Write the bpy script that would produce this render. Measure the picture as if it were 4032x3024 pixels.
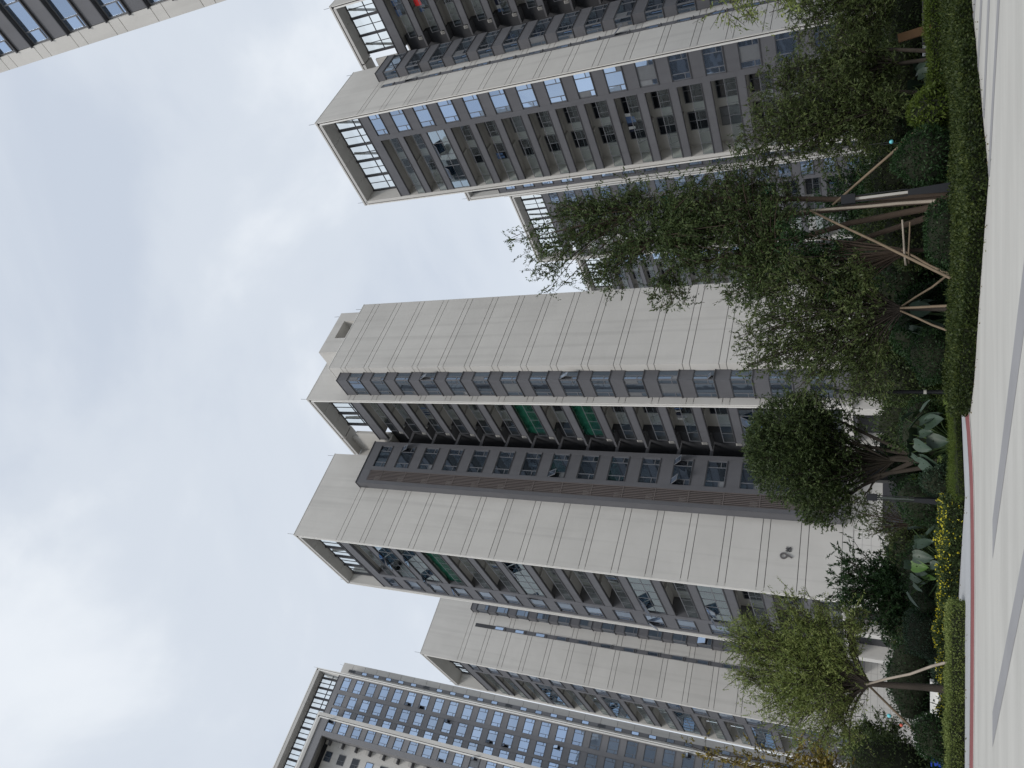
import bpy, math, random
import numpy as np
from mathutils import Vector, Matrix
rnd = random.Random(7)
rng = np.random.default_rng(11)
R = math.radians
for o in list(bpy.data.objects):
    bpy.data.objects.remove(o, do_unlink=True)
SC = bpy.context.scene
COL = SC.collection

# ------------------------------------------------------------------ camera, sky, sun, exposure
F_PX = 2960.0
PITCH = math.atan(F_PX / 5826.0)
cam = bpy.data.cameras.new('camera')
cam.sensor_width = 36.0
cam.lens = F_PX / 4032.0 * 36.0
cam.clip_end = 3000.0
cam.clip_start = 0.1
co = bpy.data.objects.new('camera', cam)
COL.objects.link(co)
c_, s_ = math.cos(PITCH), math.sin(PITCH)
# the phone was held upright but the picture is stored lying on its side: up in the world is left in the frame
co.matrix_world = Matrix(((0, 1, 0, 0), (s_, 0, -c_, 0), (-c_, 0, -s_, 1.6), (0, 0, 0, 1)))
SC.camera = co

SUN_AZ = R(197)      # compass-style, clockwise from +Y: the light comes from behind and left
SUN_EL = R(46)
W = bpy.data.worlds.new('World')
SC.world = W
W.use_nodes = True
nt = W.node_tree
nt.nodes.clear()
out = nt.nodes.new('ShaderNodeOutputWorld')
bg = nt.nodes.new('ShaderNodeBackground')
bg.inputs['Strength'].default_value = 0.10
sky = nt.nodes.new('ShaderNodeTexSky')
sky.sky_type = 'NISHITA'
sky.sun_disc = False
sky.sun_elevation = SUN_EL
sky.sun_rotation = SUN_AZ
sky.air_density = 1.0
sky.dust_density = 2.0
tc = nt.nodes.new('ShaderNodeTexCoord')
mp = nt.nodes.new('ShaderNodeMapping')
mp.inputs['Scale'].default_value = (1.0, 1.0, 1.9)
mp.inputs['Rotation'].default_value = (0.3, 0.5, 0.9)
n1 = nt.nodes.new('ShaderNodeTexNoise')
n1.inputs['Scale'].default_value = 2.1
n1.inputs['Detail'].default_value = 7.0
n1.inputs['Roughness'].default_value = 0.52
n1.inputs['Distortion'].default_value = 0.35
cr = nt.nodes.new('ShaderNodeValToRGB')
cr.color_ramp.interpolation = 'EASE'
e = cr.color_ramp.elements
e[0].position = 0.33
e[0].color = (4.45, 4.9, 5.6, 1)
e[1].position = 0.66
e[1].color = (6.35, 6.65, 7.0, 1)
e2 = cr.color_ramp.elements.new(0.5)
e2.color = (5.15, 5.55, 6.1, 1)
mx = nt.nodes.new('ShaderNodeMix')
mx.data_type = 'RGBA'
mx.inputs['Factor'].default_value = 0.90     # nearly closed cloud cover
L = nt.links.new
L(tc.outputs['Generated'], mp.inputs['Vector'])
L(mp.outputs['Vector'], n1.inputs['Vector'])
L(n1.outputs['Fac'], cr.inputs['Fac'])
L(sky.outputs['Color'], mx.inputs['A'])
L(cr.outputs['Color'], mx.inputs['B'])
L(mx.outputs['Result'], bg.inputs['Color'])
L(bg.outputs['Background'], out.inputs['Surface'])

sun = bpy.data.lights.new('sun', 'SUN')
sun.energy = 1.3
sun.angle = R(18)
sun.color = (1.0, 0.96, 0.90)
so = bpy.data.objects.new('sun', sun)
COL.objects.link(so)
sd_ = Vector((math.sin(SUN_AZ) * math.cos(SUN_EL), math.cos(SUN_AZ) * math.cos(SUN_EL), math.sin(SUN_EL)))
so.rotation_euler = sd_.to_track_quat('Z', 'Y').to_euler()
so.location = (0, 0, 120)

SC.view_settings.view_transform = 'Standard'
SC.view_settings.look = 'None'
SC.view_settings.exposure = 0.52
SC.view_settings.gamma = 1.0
SC.view_settings.use_curve_mapping = False
SC.render.engine = 'CYCLES'
SC.cycles.max_bounces = 6
SC.cycles.transparent_max_bounces = 8

# ------------------------------------------------------------------ materials
def newmat(name):
    m = bpy.data.materials.new(name)
    m.use_nodes = True
    t = m.node_tree
    b = t.nodes['Principled BSDF']
    return m, t, b

def mat(name, c, rough=0.8, var=0.08, scale=0.5, stretch=(1, 1, 1), objvar=0.0, bump=0.0, bscale=20, spec=0.3, dirt=0.0, metallic=0.0):
    """world-space mottling, streak dirt, slight per-piece variation"""
    m, t, b = newmat(name)
    N, K = t.nodes, t.links.new
    geo = N.new('ShaderNodeNewGeometry')
    mpn = N.new('ShaderNodeMapping')
    mpn.inputs['Scale'].default_value = stretch
    K(geo.outputs['Position'], mpn.inputs['Vector'])
    no = N.new('ShaderNodeTexNoise')
    no.inputs['Scale'].default_value = scale
    no.inputs['Detail'].default_value = 8
    no.inputs['Roughness'].default_value = 0.6
    K(mpn.outputs['Vector'], no.inputs['Vector'])
    rmp = N.new('ShaderNodeMapRange')
    rmp.inputs['From Min'].default_value = 0.25
    rmp.inputs['From Max'].default_value = 0.75
    rmp.inputs['To Min'].default_value = 1 - var
    rmp.inputs['To Max'].default_value = 1 + var
    K(no.outputs['Fac'], rmp.inputs['Value'])
    val = rmp.outputs['Result']
    if objvar:
        oi = N.new('ShaderNodeObjectInfo')
        r2 = N.new('ShaderNodeMapRange')
        r2.inputs['To Min'].default_value = 1 - objvar
        r2.inputs['To Max'].default_value = 1 + objvar
        K(oi.outputs['Random'], r2.inputs['Value'])
        mu = N.new('ShaderNodeMath')
        mu.operation = 'MULTIPLY'
        K(val, mu.inputs[0])
        K(r2.outputs['Result'], mu.inputs[1])
        val = mu.outputs[0]
    if dirt:
        m2 = N.new('ShaderNodeMapping')
        m2.inputs['Scale'].default_value = (1.6, 1.6, 0.06)
        K(geo.outputs['Position'], m2.inputs['Vector'])
        n2 = N.new('ShaderNodeTexNoise')
        n2.inputs['Scale'].default_value = 1.0
        n2.inputs['Detail'].default_value = 6
        K(m2.outputs['Vector'], n2.inputs['Vector'])
        r3 = N.new('ShaderNodeMapRange')
        r3.inputs['From Min'].default_value = 0.5
        r3.inputs['From Max'].default_value = 0.8
        r3.inputs['To Min'].default_value = 1.0
        r3.inputs['To Max'].default_value = 1 - dirt
        K(n2.outputs['Fac'], r3.inputs['Value'])
        mu = N.new('ShaderNodeMath')
        mu.operation = 'MULTIPLY'
        K(val, mu.inputs[0])
        K(r3.outputs['Result'], mu.inputs[1])
        val = mu.outputs[0]
    vm = N.new('ShaderNodeVectorMath')
    vm.operation = 'SCALE'
    vm.inputs[0].default_value = c
    K(val, vm.inputs['Scale'])
    K(vm.outputs['Vector'], b.inputs['Base Color'])
    b.inputs['Roughness'].default_value = rough
    b.inputs['Specular IOR Level'].default_value = spec
    b.inputs['Metallic'].default_value = metallic
    if bump:
        nb = N.new('ShaderNodeTexNoise')
        nb.inputs['Scale'].default_value = bscale
        nb.inputs['Detail'].default_value = 4
        K(geo.outputs['Position'], nb.inputs['Vector'])
        bp = N.new('ShaderNodeBump')
        bp.inputs['Strength'].default_value = bump
        bp.inputs['Distance'].default_value = 0.02
        K(nb.outputs['Fac'], bp.inputs['Height'])
        K(bp.outputs['Normal'], b.inputs['Normal'])
    return m

def glassmat(name, c, rough=0.03, metallic=0.9, wob=0.04):
    m, t, b = newmat(name)
    N, K = t.nodes, t.links.new
    oi = N.new('ShaderNodeObjectInfo')
    r2 = N.new('ShaderNodeMapRange')
    r2.inputs['To Min'].default_value = 0.8
    r2.inputs['To Max'].default_value = 1.15
    K(oi.outputs['Random'], r2.inputs['Value'])
    vm = N.new('ShaderNodeVectorMath')
    vm.operation = 'SCALE'
    vm.inputs[0].default_value = c
    K(r2.outputs['Result'], vm.inputs['Scale'])
    K(vm.outputs['Vector'], b.inputs['Base Color'])
    b.inputs['Metallic'].default_value = metallic
    b.inputs['Roughness'].default_value = rough
    geo = N.new('ShaderNodeNewGeometry')
    nb = N.new('ShaderNodeTexNoise')
    nb.inputs['Scale'].default_value = 0.9
    nb.inputs['Detail'].default_value = 1
    K(geo.outputs['Position'], nb.inputs['Vector'])
    bp = N.new('ShaderNodeBump')
    bp.inputs['Strength'].default_value = wob
    bp.inputs['Distance'].default_value = 0.2
    K(nb.outputs['Fac'], bp.inputs['Height'])
    K(bp.outputs['Normal'], b.inputs['Normal'])
    return m

def clearmat(name, tint, gloss=0.12, gcol=(0.9, 0.95, 1, 1), diff=None, dfac=0.0):
    m = bpy.data.materials.new(name)
    m.use_nodes = True
    t = m.node_tree
    t.nodes.clear()
    o = t.nodes.new('ShaderNodeOutputMaterial')
    tr = t.nodes.new('ShaderNodeBsdfTransparent')
    tr.inputs['Color'].default_value = (*tint, 1)
    gl = t.nodes.new('ShaderNodeBsdfGlossy')
    gl.inputs['Roughness'].default_value = 0.03
    gl.inputs['Color'].default_value = gcol
    mix = t.nodes.new('ShaderNodeMixShader')
    mix.inputs['Fac'].default_value = gloss
    t.links.new(tr.outputs[0], mix.inputs[1])
    t.links.new(gl.outputs[0], mix.inputs[2])
    last = mix
    if diff:
        df = t.nodes.new('ShaderNodeBsdfDiffuse')
        df.inputs['Color'].default_value = (*diff, 1)
        tl = t.nodes.new('ShaderNodeBsdfTranslucent')
        tl.inputs['Color'].default_value = (*diff, 1)
        ad = t.nodes.new('ShaderNodeMixShader')
        ad.inputs['Fac'].default_value = 0.4
        t.links.new(df.outputs[0], ad.inputs[1])
        t.links.new(tl.outputs[0], ad.inputs[2])
        m2 = t.nodes.new('ShaderNodeMixShader')
        m2.inputs['Fac'].default_value = dfac
        t.links.new(mix.outputs[0], m2.inputs[1])
        t.links.new(ad.outputs[0], m2.inputs[2])
        last = m2
    t.links.new(last.outputs[0], o.inputs['Surface'])
    return m

def leafmat(name, cols, trans=0.3, rough=0.5, spec=0.25):
    m = bpy.data.materials.new(name)
    m.use_nodes = True
    t = m.node_tree
    b = t.nodes['Principled BSDF']
    o = t.nodes['Material Output']
    at = t.nodes.new('ShaderNodeAttribute')
    at.attribute_name = 'tone'
    rp = t.nodes.new('ShaderNodeValToRGB')
    els = rp.color_ramp.elements
    n = len(cols)
    els[0].color = (*cols[0], 1)
    els[1].color = (*cols[-1], 1)
    for i in range(1, n - 1):
        q = els.new(i / (n - 1))
        q.color = (*cols[i], 1)
    t.links.new(at.outputs['Fac'], rp.inputs['Fac'])
    t.links.new(rp.outputs['Color'], b.inputs['Base Color'])
    b.inputs['Roughness'].default_value = rough
    b.inputs['Specular IOR Level'].default_value = spec
    tl = t.nodes.new('ShaderNodeBsdfTranslucent')
    t.links.new(rp.outputs['Color'], tl.inputs['Color'])
    mix = t.nodes.new('ShaderNodeMixShader')
    mix.inputs['Fac'].default_value = trans
    t.links.new(b.outputs[0], mix.inputs[1])
    t.links.new(tl.outputs[0], mix.inputs[2])
    t.links.new(mix.outputs[0], o.inputs['Surface'])
    return m

CREAM = mat('cream_render', (0.525, 0.512, 0.49), 0.85, 0.06, 0.35, objvar=0.04, bump=0.15, bscale=25, dirt=0.14)
CREAM2 = mat('light_trim', (0.72, 0.71, 0.685), 0.7, 0.04, 0.6, dirt=0.06)
SOFF = mat('soffit_render', (0.47, 0.46, 0.445), 0.85, 0.05, 0.6)
TILE = mat('facade_tile', (0.56, 0.55, 0.53), 0.6, 0.04, 0.8, objvar=0.04, dirt=0.08)
JOINT = mat('joint_sealant', (0.11, 0.108, 0.11), 0.9, 0.1)
GREY = mat('grey_cladding', (0.115, 0.116, 0.127), 0.6, 0.08, 0.7, objvar=0.05, bump=0.1, bscale=30, dirt=0.12)
GREYD = mat('dark_grey_wall', (0.055, 0.057, 0.064), 0.8, 0.1, 0.7)
LIP = mat('dark_metal_trim', (0.06, 0.06, 0.066), 0.5, 0.08, 1.0)
FRAME = mat('window_frame', (0.14, 0.145, 0.16), 0.45, 0.05, 2.0)
REVEAL = mat('brown_reveal', (0.030, 0.024, 0.024), 0.7, 0.08)
LOUV = mat('taupe_louver', (0.13, 0.112, 0.108), 0.6, 0.06, objvar=0.04)
ACW = mat('ac_casing', (0.42, 0.41, 0.39), 0.5, 0.08)
WHITE = mat('white_paint', (0.72, 0.72, 0.70), 0.6, 0.05)
GLASS = glassmat('reflective_glass', (0.38, 0.48, 0.63))
GLASS_DIM = glassmat('dimmed_glass', (0.17, 0.215, 0.275))  # darker copy of the reflective glass; dim reflections put into its colour
GLASSD = mat('dark_glass', (0.012, 0.015, 0.020), 0.12, 0.2, 0.5, spec=0.6, objvar=0.3)
BLIND = mat('window_blind', (0.15, 0.158, 0.17), 0.35, 0.1, 3.0, objvar=0.25, spec=0.6)
EGREY = mat('hazed_grey_cladding', (0.19, 0.19, 0.20), 0.6, 0.08, 0.5, objvar=0.05)  # cladding grey lightened to put distance haze into the colour
CLEAR = clearmat('clear_glass', (0.86, 0.90, 0.90), 0.035)
SCRG = clearmat('screen_pane', (0.95, 0.97, 0.97), 0.05)
CLEAR2 = clearmat('enclosing_glass', (0.45, 0.55, 0.57), 0.5, (0.75, 0.85, 0.92, 1))
NET = clearmat('green_net', (0.35, 0.72, 0.55), 0.02, diff=(0.025, 0.15, 0.10), dfac=0.55)
SIGNM = mat('sign_metal', (0.16, 0.15, 0.15), 0.4, 0.05, metallic=0.6)

CLOTH = [mat('white_cloth', (0.6, 0.6, 0.6), 0.9), mat('dark_cloth', (0.03, 0.035, 0.06), 0.9), mat('grey_cloth', (0.25, 0.25, 0.27), 0.9), mat('blue_cloth', (0.10, 0.16, 0.30), 0.9)]

# ------------------------------------------------------------------ mesh helpers
def link(o, parent=None, loc=None, rot=None):
    COL.objects.link(o)
    if parent is not None:
        o.parent = parent
    if loc is not None:
        o.location = loc
    if rot is not None:
        o.rotation_euler = rot
    return o

def tag(o, label=None, cat=None, group=None, kind=None):
    if label: o['label'] = label
    if cat: o['category'] = cat
    if group: o['group'] = group
    if kind: o['kind'] = kind
    return o

def thing(name, label, cat, loc=(0, 0, 0), rz=0, group=None):
    o = bpy.data.objects.new(name, None)
    o.empty_display_size = 0.3
    link(o, None, loc, (0, 0, rz))
    return tag(o, label, cat, group)

class MB:
    def __init__(s):
        s.v, s.f, s.m = [], [], []
    def box(s, x0, x1, y0, y1, z0, z1, mi=0):
        b = len(s.v)
        s.v += [(x0, y0, z0), (x1, y0, z0), (x1, y1, z0), (x0, y1, z0), (x0, y0, z1), (x1, y0, z1), (x1, y1, z1), (x0, y1, z1)]
        for q in ((0, 3, 2, 1), (4, 5, 6, 7), (0, 1, 5, 4), (1, 2, 6, 5), (2, 3, 7, 6), (3, 0, 4, 7)):
            s.f.append(tuple(b + i for i in q)); s.m.append(mi)
        return s
    def poly(s, pts, mi=0):
        b = len(s.v)
        s.v += [tuple(p) for p in pts]
        s.f.append(tuple(range(b, b + len(pts)))); s.m.append(mi)
        return s
    def prism(s, pts, z0, z1, mi=0):
        b = len(s.v); n = len(pts)
        s.v += [(p[0], p[1], z0) for p in pts] + [(p[0], p[1], z1) for p in pts]
        s.f.append(tuple(b + i for i in range(n))[::-1]); s.m.append(mi)
        s.f.append(tuple(b + n + i for i in range(n))); s.m.append(mi)
        for i in range(n):
            j = (i + 1) % n
            s.f.append((b + i, b + j, b + n + j, b + n + i)); s.m.append(mi)
        return s
    def tube(s, pts, rad, n=6, mi=0, cap=True):
        pts = [Vector(p) for p in pts]
        rings = []
        up = Vector((0.3, 0.2, 1)).normalized()
        for i, p in enumerate(pts):
            d = (pts[min(i + 1, len(pts) - 1)] - pts[max(i - 1, 0)])
            if d.length < 1e-6: d = Vector((0, 0, 1))
            d.normalize()
            a = d.cross(up)
            if a.length < 1e-3: a = d.cross(Vector((1, 0, 0)))
            a.normalize(); bb = d.cross(a)
            b = len(s.v)
            r = rad[i] if isinstance(rad, (list, tuple)) else rad
            for k in range(n):
                t = 2 * math.pi * k / n
                s.v.append(tuple(p + a * (r * math.cos(t)) + bb * (r * math.sin(t))))
            rings.append(b)
        for i in range(len(rings) - 1):
            for k in range(n):
                k2 = (k + 1) % n
                s.f.append((rings[i] + k, rings[i] + k2, rings[i + 1] + k2, rings[i + 1] + k)); s.m.append(mi)
        if cap:
            s.f.append(tuple(rings[0] + k for k in range(n))); s.m.append(mi)
            s.f.append(tuple(rings[-1] + k for k in range(n))[::-1]); s.m.append(mi)
        return s
    def mesh(s, name, mats, smooth=False):
        me = bpy.data.meshes.new(name)
        me.from_pydata(s.v, [], s.f)
        for m in (mats if isinstance(mats, (list, tuple)) else [mats]):
            me.materials.append(m)
        if any(s.m):
            me.polygons.foreach_set('material_index', s.m)
        if smooth:
            me.polygons.foreach_set('use_smooth', [True] * len(me.polygons))
        me.update()
        return me
    def build(s, name, mats, parent=None, loc=None, rot=None, smooth=False):
        o = bpy.data.objects.new(name, s.mesh(name, mats, smooth))
        return link(o, parent, loc, rot)

_bc = {}
def box(name, parent, m, x0, x1, y0, y1, z0, z1):
    """one box part; alike boxes share their mesh"""
    k = (round(x1 - x0, 4), round(y1 - y0, 4), round(z1 - z0, 4), m.name)
    me = _bc.get(k)
    if me is None:
        a, b, c = (x1 - x0) / 2, (y1 - y0) / 2, (z1 - z0) / 2
        me = MB().box(-a, a, -b, b, -c, c).mesh(name, m)
        _bc[k] = me
    o = bpy.data.objects.new(name, me)
    return link(o, parent, ((x0 + x1) / 2, (y0 + y1) / 2, (z0 + z1) / 2))

_wc = {}
def layout(w, h, style):
    """pane rectangles of a window, centred, x to the right and z up"""
    x0, x1, z0, z1 = -w / 2, w / 2, -h / 2, h / 2
    if style == 'three':
        s = w * 0.235; zc = z0 + h * 0.30
        return [(x0 + s, x1 - s, z0, z1), (x0, x0 + s, zc, z1), (x0, x0 + s, z0, zc), (x1 - s, x1, zc, z1), (x1 - s, x1, z0, zc)]
    if style == 'two':
        s = w * 0.42; zc = z0 + h * 0.30
        return [(x0 + s, x1, z0, z1), (x0, x0 + s, zc, z1), (x0, x0 + s, z0, zc)]
    if style == 'four':
        return [(x0, 0, 0, z1), (0, x1, 0, z1), (x0, 0, z0, 0), (0, x1, z0, 0)]
    return [(x0, x1, z0, z1)]

def frame_mesh(w, h, style, fine, fm):
    k = ('f', round(w, 3), round(h, 3), style, fine, fm.name)
    if k in _wc: return _wc[k]
    b = MB(); t = 0.035
    rects = layout(w, h, style)
    xs0, xs1, zs0, zs1 = -w / 2, w / 2, -h / 2, h / 2
    for a0, a1, b0, b1 in ((xs0, xs1, zs0, zs0 + 2 * t), (xs0, xs1, zs1 - 2 * t, zs1)):
        b.box(a0, a1, -0.05, 0.05, b0, b1)
    for a0, a1 in ((xs0, xs0 + 2 * t), (xs1 - 2 * t, xs1)):
        b.box(a0, a1, -0.049, 0.049, zs0 + 2 * t, zs1 - 2 * t)
    seen = set()
    for (p0, p1, q0, q1) in rects:
        for xx in (p0, p1):
            if abs(xx - xs0) > 1e-3 and abs(xx - xs1) > 1e-3:
                kk = ('v', round(xx, 3))
                if kk in seen: continue
                seen.add(kk); b.box(xx - t, xx + t, -0.045, 0.045, zs0 + 2 * t, zs1 - 2 * t)
        for zz in (q0, q1):
            if abs(zz - zs0) > 1e-3 and abs(zz - zs1) > 1e-3:
                kk = ('h', round(zz, 3), round(p0, 3))
                if kk in seen: continue
                seen.add(kk); b.box(p0 + t, p1 - t, -0.041, 0.041, zz - t, zz + t)
    me = b.mesh('window', fm)
    _wc[k] = me
    return me

def pane_mesh(w, h, m):
    k = ('p', round(w, 3), round(h, 3), m.name)
    if k not in _wc:
        _wc[k] = MB().box(-w / 2, w / 2, -0.012, 0.012, -h / 2, h / 2).mesh('pane', m)
    return _wc[k]

def sash_mesh(w, h):
    k = ('s', round(w, 3), round(h, 3))
    if k not in _wc:
        b = MB(); t = 0.05
        for q in ((-w / 2, w / 2, -h, -h + t), (-w / 2, w / 2, -t, 0)):
            b.box(q[0], q[1], -0.025, 0.025, q[2], q[3])
        for q in ((-w / 2, -w / 2 + t), (w / 2 - t, w / 2)):
            b.box(q[0], q[1], -0.024, 0.024, -h + t, -t)
        b.box(-w / 2 + t, w / 2 - t, -0.01, 0.01, -h + t, -t, 1)
        _wc[k] = b.mesh('sash', [FRAME, GLASS])
    return _wc[k]

def window(parent, loc, w, h, rz=0.0, style='three', glass=None, fine=True, opened=(), name='window', fm=None):
    """frame part with its panes as sub-parts; facing -y before rotation. Panes in `opened` hang out from their top edge."""
    glass = glass or GLASS
    o = bpy.data.objects.new(name, frame_mesh(w, h, style, fine, fm or FRAME))
    link(o, parent, loc, (0, 0, rz))
    rects = layout(w, h, style) if fine else [(-w / 2, w / 2, -h / 2, h / 2)]
    for i, (x0, x1, z0, z1) in enumerate(rects):
        if i in opened:
            s = bpy.data.objects.new('sash', sash_mesh(x1 - x0, z1 - z0))
            link(s, o, ((x0 + x1) / 2, -0.06, z1), (R(-rnd.uniform(24, 50)), 0, 0))
            d = bpy.data.objects.new('pane', pane_mesh(x1 - x0 - 0.05, z1 - z0 - 0.05, GLASSD))
            link(d, o, ((x0 + x1) / 2, 0.04, (z0 + z1) / 2))
            continue
        gm = glass
        if rnd.random() < (0.06 if fine else (0.12 if glass is GLASSD else 0.0)): gm = BLIND
        d = bpy.data.objects.new('pane', pane_mesh(x1 - x0 - 0.04, z1 - z0 - 0.04, gm))
        link(d, o, ((x0 + x1) / 2, 0.0, (z0 + z1) / 2), (R(rnd.gauss(0, 0.35)), 0, R(rnd.gauss(0, 0.35))))
    return o

# ------------------------------------------------------------------ towers (local x along the front, local y into depth, front faces -y, left face faces -x)
ROT = R(39.5)
TOP = 59.1
NST = 16
def zt(k, zo=0.0): return 4.95 + 3.0 * k + zo

_bal = {}
def balcony(root, x0, a0, a1, z, zh, state, key, two=True):
    """edge beam, slab and ceiling rib; railing, back windows, glazing or net as sub-parts"""
    Ln = a1 - a0; yc = (a0 + a1) / 2
    k = ('b', round(Ln, 2))
    if k not in _bal:
        b = MB(); h = Ln / 2
        b.box(0.0, 0.22, -h, h, -0.75, -0.003)
        b.box(-0.06, 0.27, -h, h, 0.0, 0.075, 2)
        b.box(0.223, 1.79, -h, h, -0.30, -0.03, 1)
        b.box(0.23, 1.785, -0.10, 0.10, -0.52, -0.303, 1)
        b.box(-0.035, 0.20, -h, h, -0.81, -0.752, 2)
        _bal[k] = b.mesh('balcony', [GREY, SOFF, LIP])
    o = bpy.data.objects.new('balcony', _bal[k])
    link(o, root, (x0 + 0.1, yc, z))
    # back wall windows
    op = zh - z
    for (f0, f1, sty, z0, z1) in (((0.02, 0.37, 'four', 0.35, 2.2), (0.50, 0.76, 'four', 0.12, 2.2)) if two else ((0.05, 0.62, 'four', 0.35, 2.15),)):
        w = window(o, (1.72, -Ln / 2 + Ln * (f0 + f1) / 2, (z0 + z1) / 2), Ln * (f1 - f0), z1 - z0, -math.pi / 2, sty, GLASSD, fine=False, name='balcony_window')
    if state in ('open', 'net', 'hang'):
        kr = ('r', round(Ln, 2))
        if kr not in _bal:
            b = MB(); h = Ln / 2
            b.box(0.05, 0.09, -h, h, 1.03, 1.08, 0)
            n = max(2, int(round(Ln / 1.2)))
            for i in range(n + 1):
                yy = -h + 0.02 + (Ln - 0.04) * i / n
                b.box(0.055, 0.085, yy - 0.018, yy + 0.018, 0.075, 1.03, 0)
            b.box(0.066, 0.074, -h + 0.05, h - 0.05, 0.08, 1.02, 1)
            _bal[kr] = b.mesh('railing', [FRAME, CLEAR])
        link(bpy.data.objects.new('railing', _bal[kr]), o)
        if rnd.random() < 0.45 or state == 'hang':
            b = MB(); yy = rnd.uniform(0.05, 0.3) * Ln
            b.tube([(0.5, yy - 0.7, 1.15), (0.55, yy + 0.7, 1.25)], 0.02, 5)
            b.tube([(0.45, yy - 0.6, 1.15), (0.95, yy - 0.5, 0.1)], 0.02, 5)
            b.tube([(0.5, yy + 0.6, 1.22), (0.95, yy + 0.5, 0.1)], 0.02, 5)
            b.tube([(0.95, yy - 0.7, 1.1), (0.95, yy + 0.7, 1.1)], 0.02, 5)
            b.build('drying_rack', FRAME, o)
    if state in ('open', 'hang') and rnd.random() < 0.38:
        b = MB(); y_ = rnd.uniform(-0.42, 0.1) * Ln
        b.tube([(0.9, y_ - 0.15, op - 0.35), (0.9, y_ + 2.2, op - 0.35)], 0.015, 4, 0)
        for q in range(rnd.randint(2, 6)):
            w_, h_ = rnd.uniform(0.25, 0.5), rnd.uniform(0.5, 0.95)
            y1_ = y_ + q * 0.36; mi = rnd.randint(1, 4)
            b.poly([(0.9, y1_, op - 0.36), (0.92, y1_ + w_, op - 0.37), (0.95, y1_ + w_ - 0.03, op - 0.36 - h_), (0.88, y1_ + 0.04, op - 0.38 - h_)], mi)
        b.build('laundry', [FRAME] + CLOTH, o)
    if state == 'net':
        b = MB(); h = Ln / 2; ns = 14
        for i in range(ns):
            ya, yb = -h + Ln * i / ns, -h + Ln * (i + 1) / ns
            xa, xb = 0.30 + 0.05 * math.sin(i * 1.9), 0.30 + 0.05 * math.sin((i + 1) * 1.9)
            b.poly([(xa, ya, 0.1), (xb, yb, 0.1), (xb + 0.05, yb, op - 0.05 - 0.04 * (i % 3)), (xa + 0.05, ya, op - 0.05)])
        b.build('safety_net', NET, o)
    if state == 'glazed':
        kr = ('g', round(Ln, 2), round(op, 2))
        if kr not in _bal:
            b = MB(); h = Ln / 2; t = 0.035
            n = max(3, int(round(Ln / 1.35)))
            for i in range(n + 1):
                yy = -h + t + (Ln - 2 * t) * i / n
                b.box(0.04, 0.10, yy - t, yy + t, 0.08, op)
            for zz in (0.08 + t, 1.02, op - t):
                b.box(0.045, 0.095, -h, h, zz - t, zz + t)
            b.box(0.065, 0.073, -h + t, h - t, 0.1, op - t, 1)
            _bal[kr] = b.mesh('glazing', [FRAME, CLEAR2])
        link(bpy.data.objects.new('glazing', _bal[kr]), o)
        n = max(3, int(round(Ln / 1.35)))
        for i in rnd.sample(range(n), 2):
            yy = -Ln / 2 + Ln * (i + 0.5) / n
            s = bpy.data.objects.new('sash', sash_mesh(Ln / n - 0.1, 1.0))
            link(s, o, (0.02, yy, op - 0.12), (R(-rnd.uniform(25, 55)), 0, -math.pi / 2))
    return o

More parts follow.
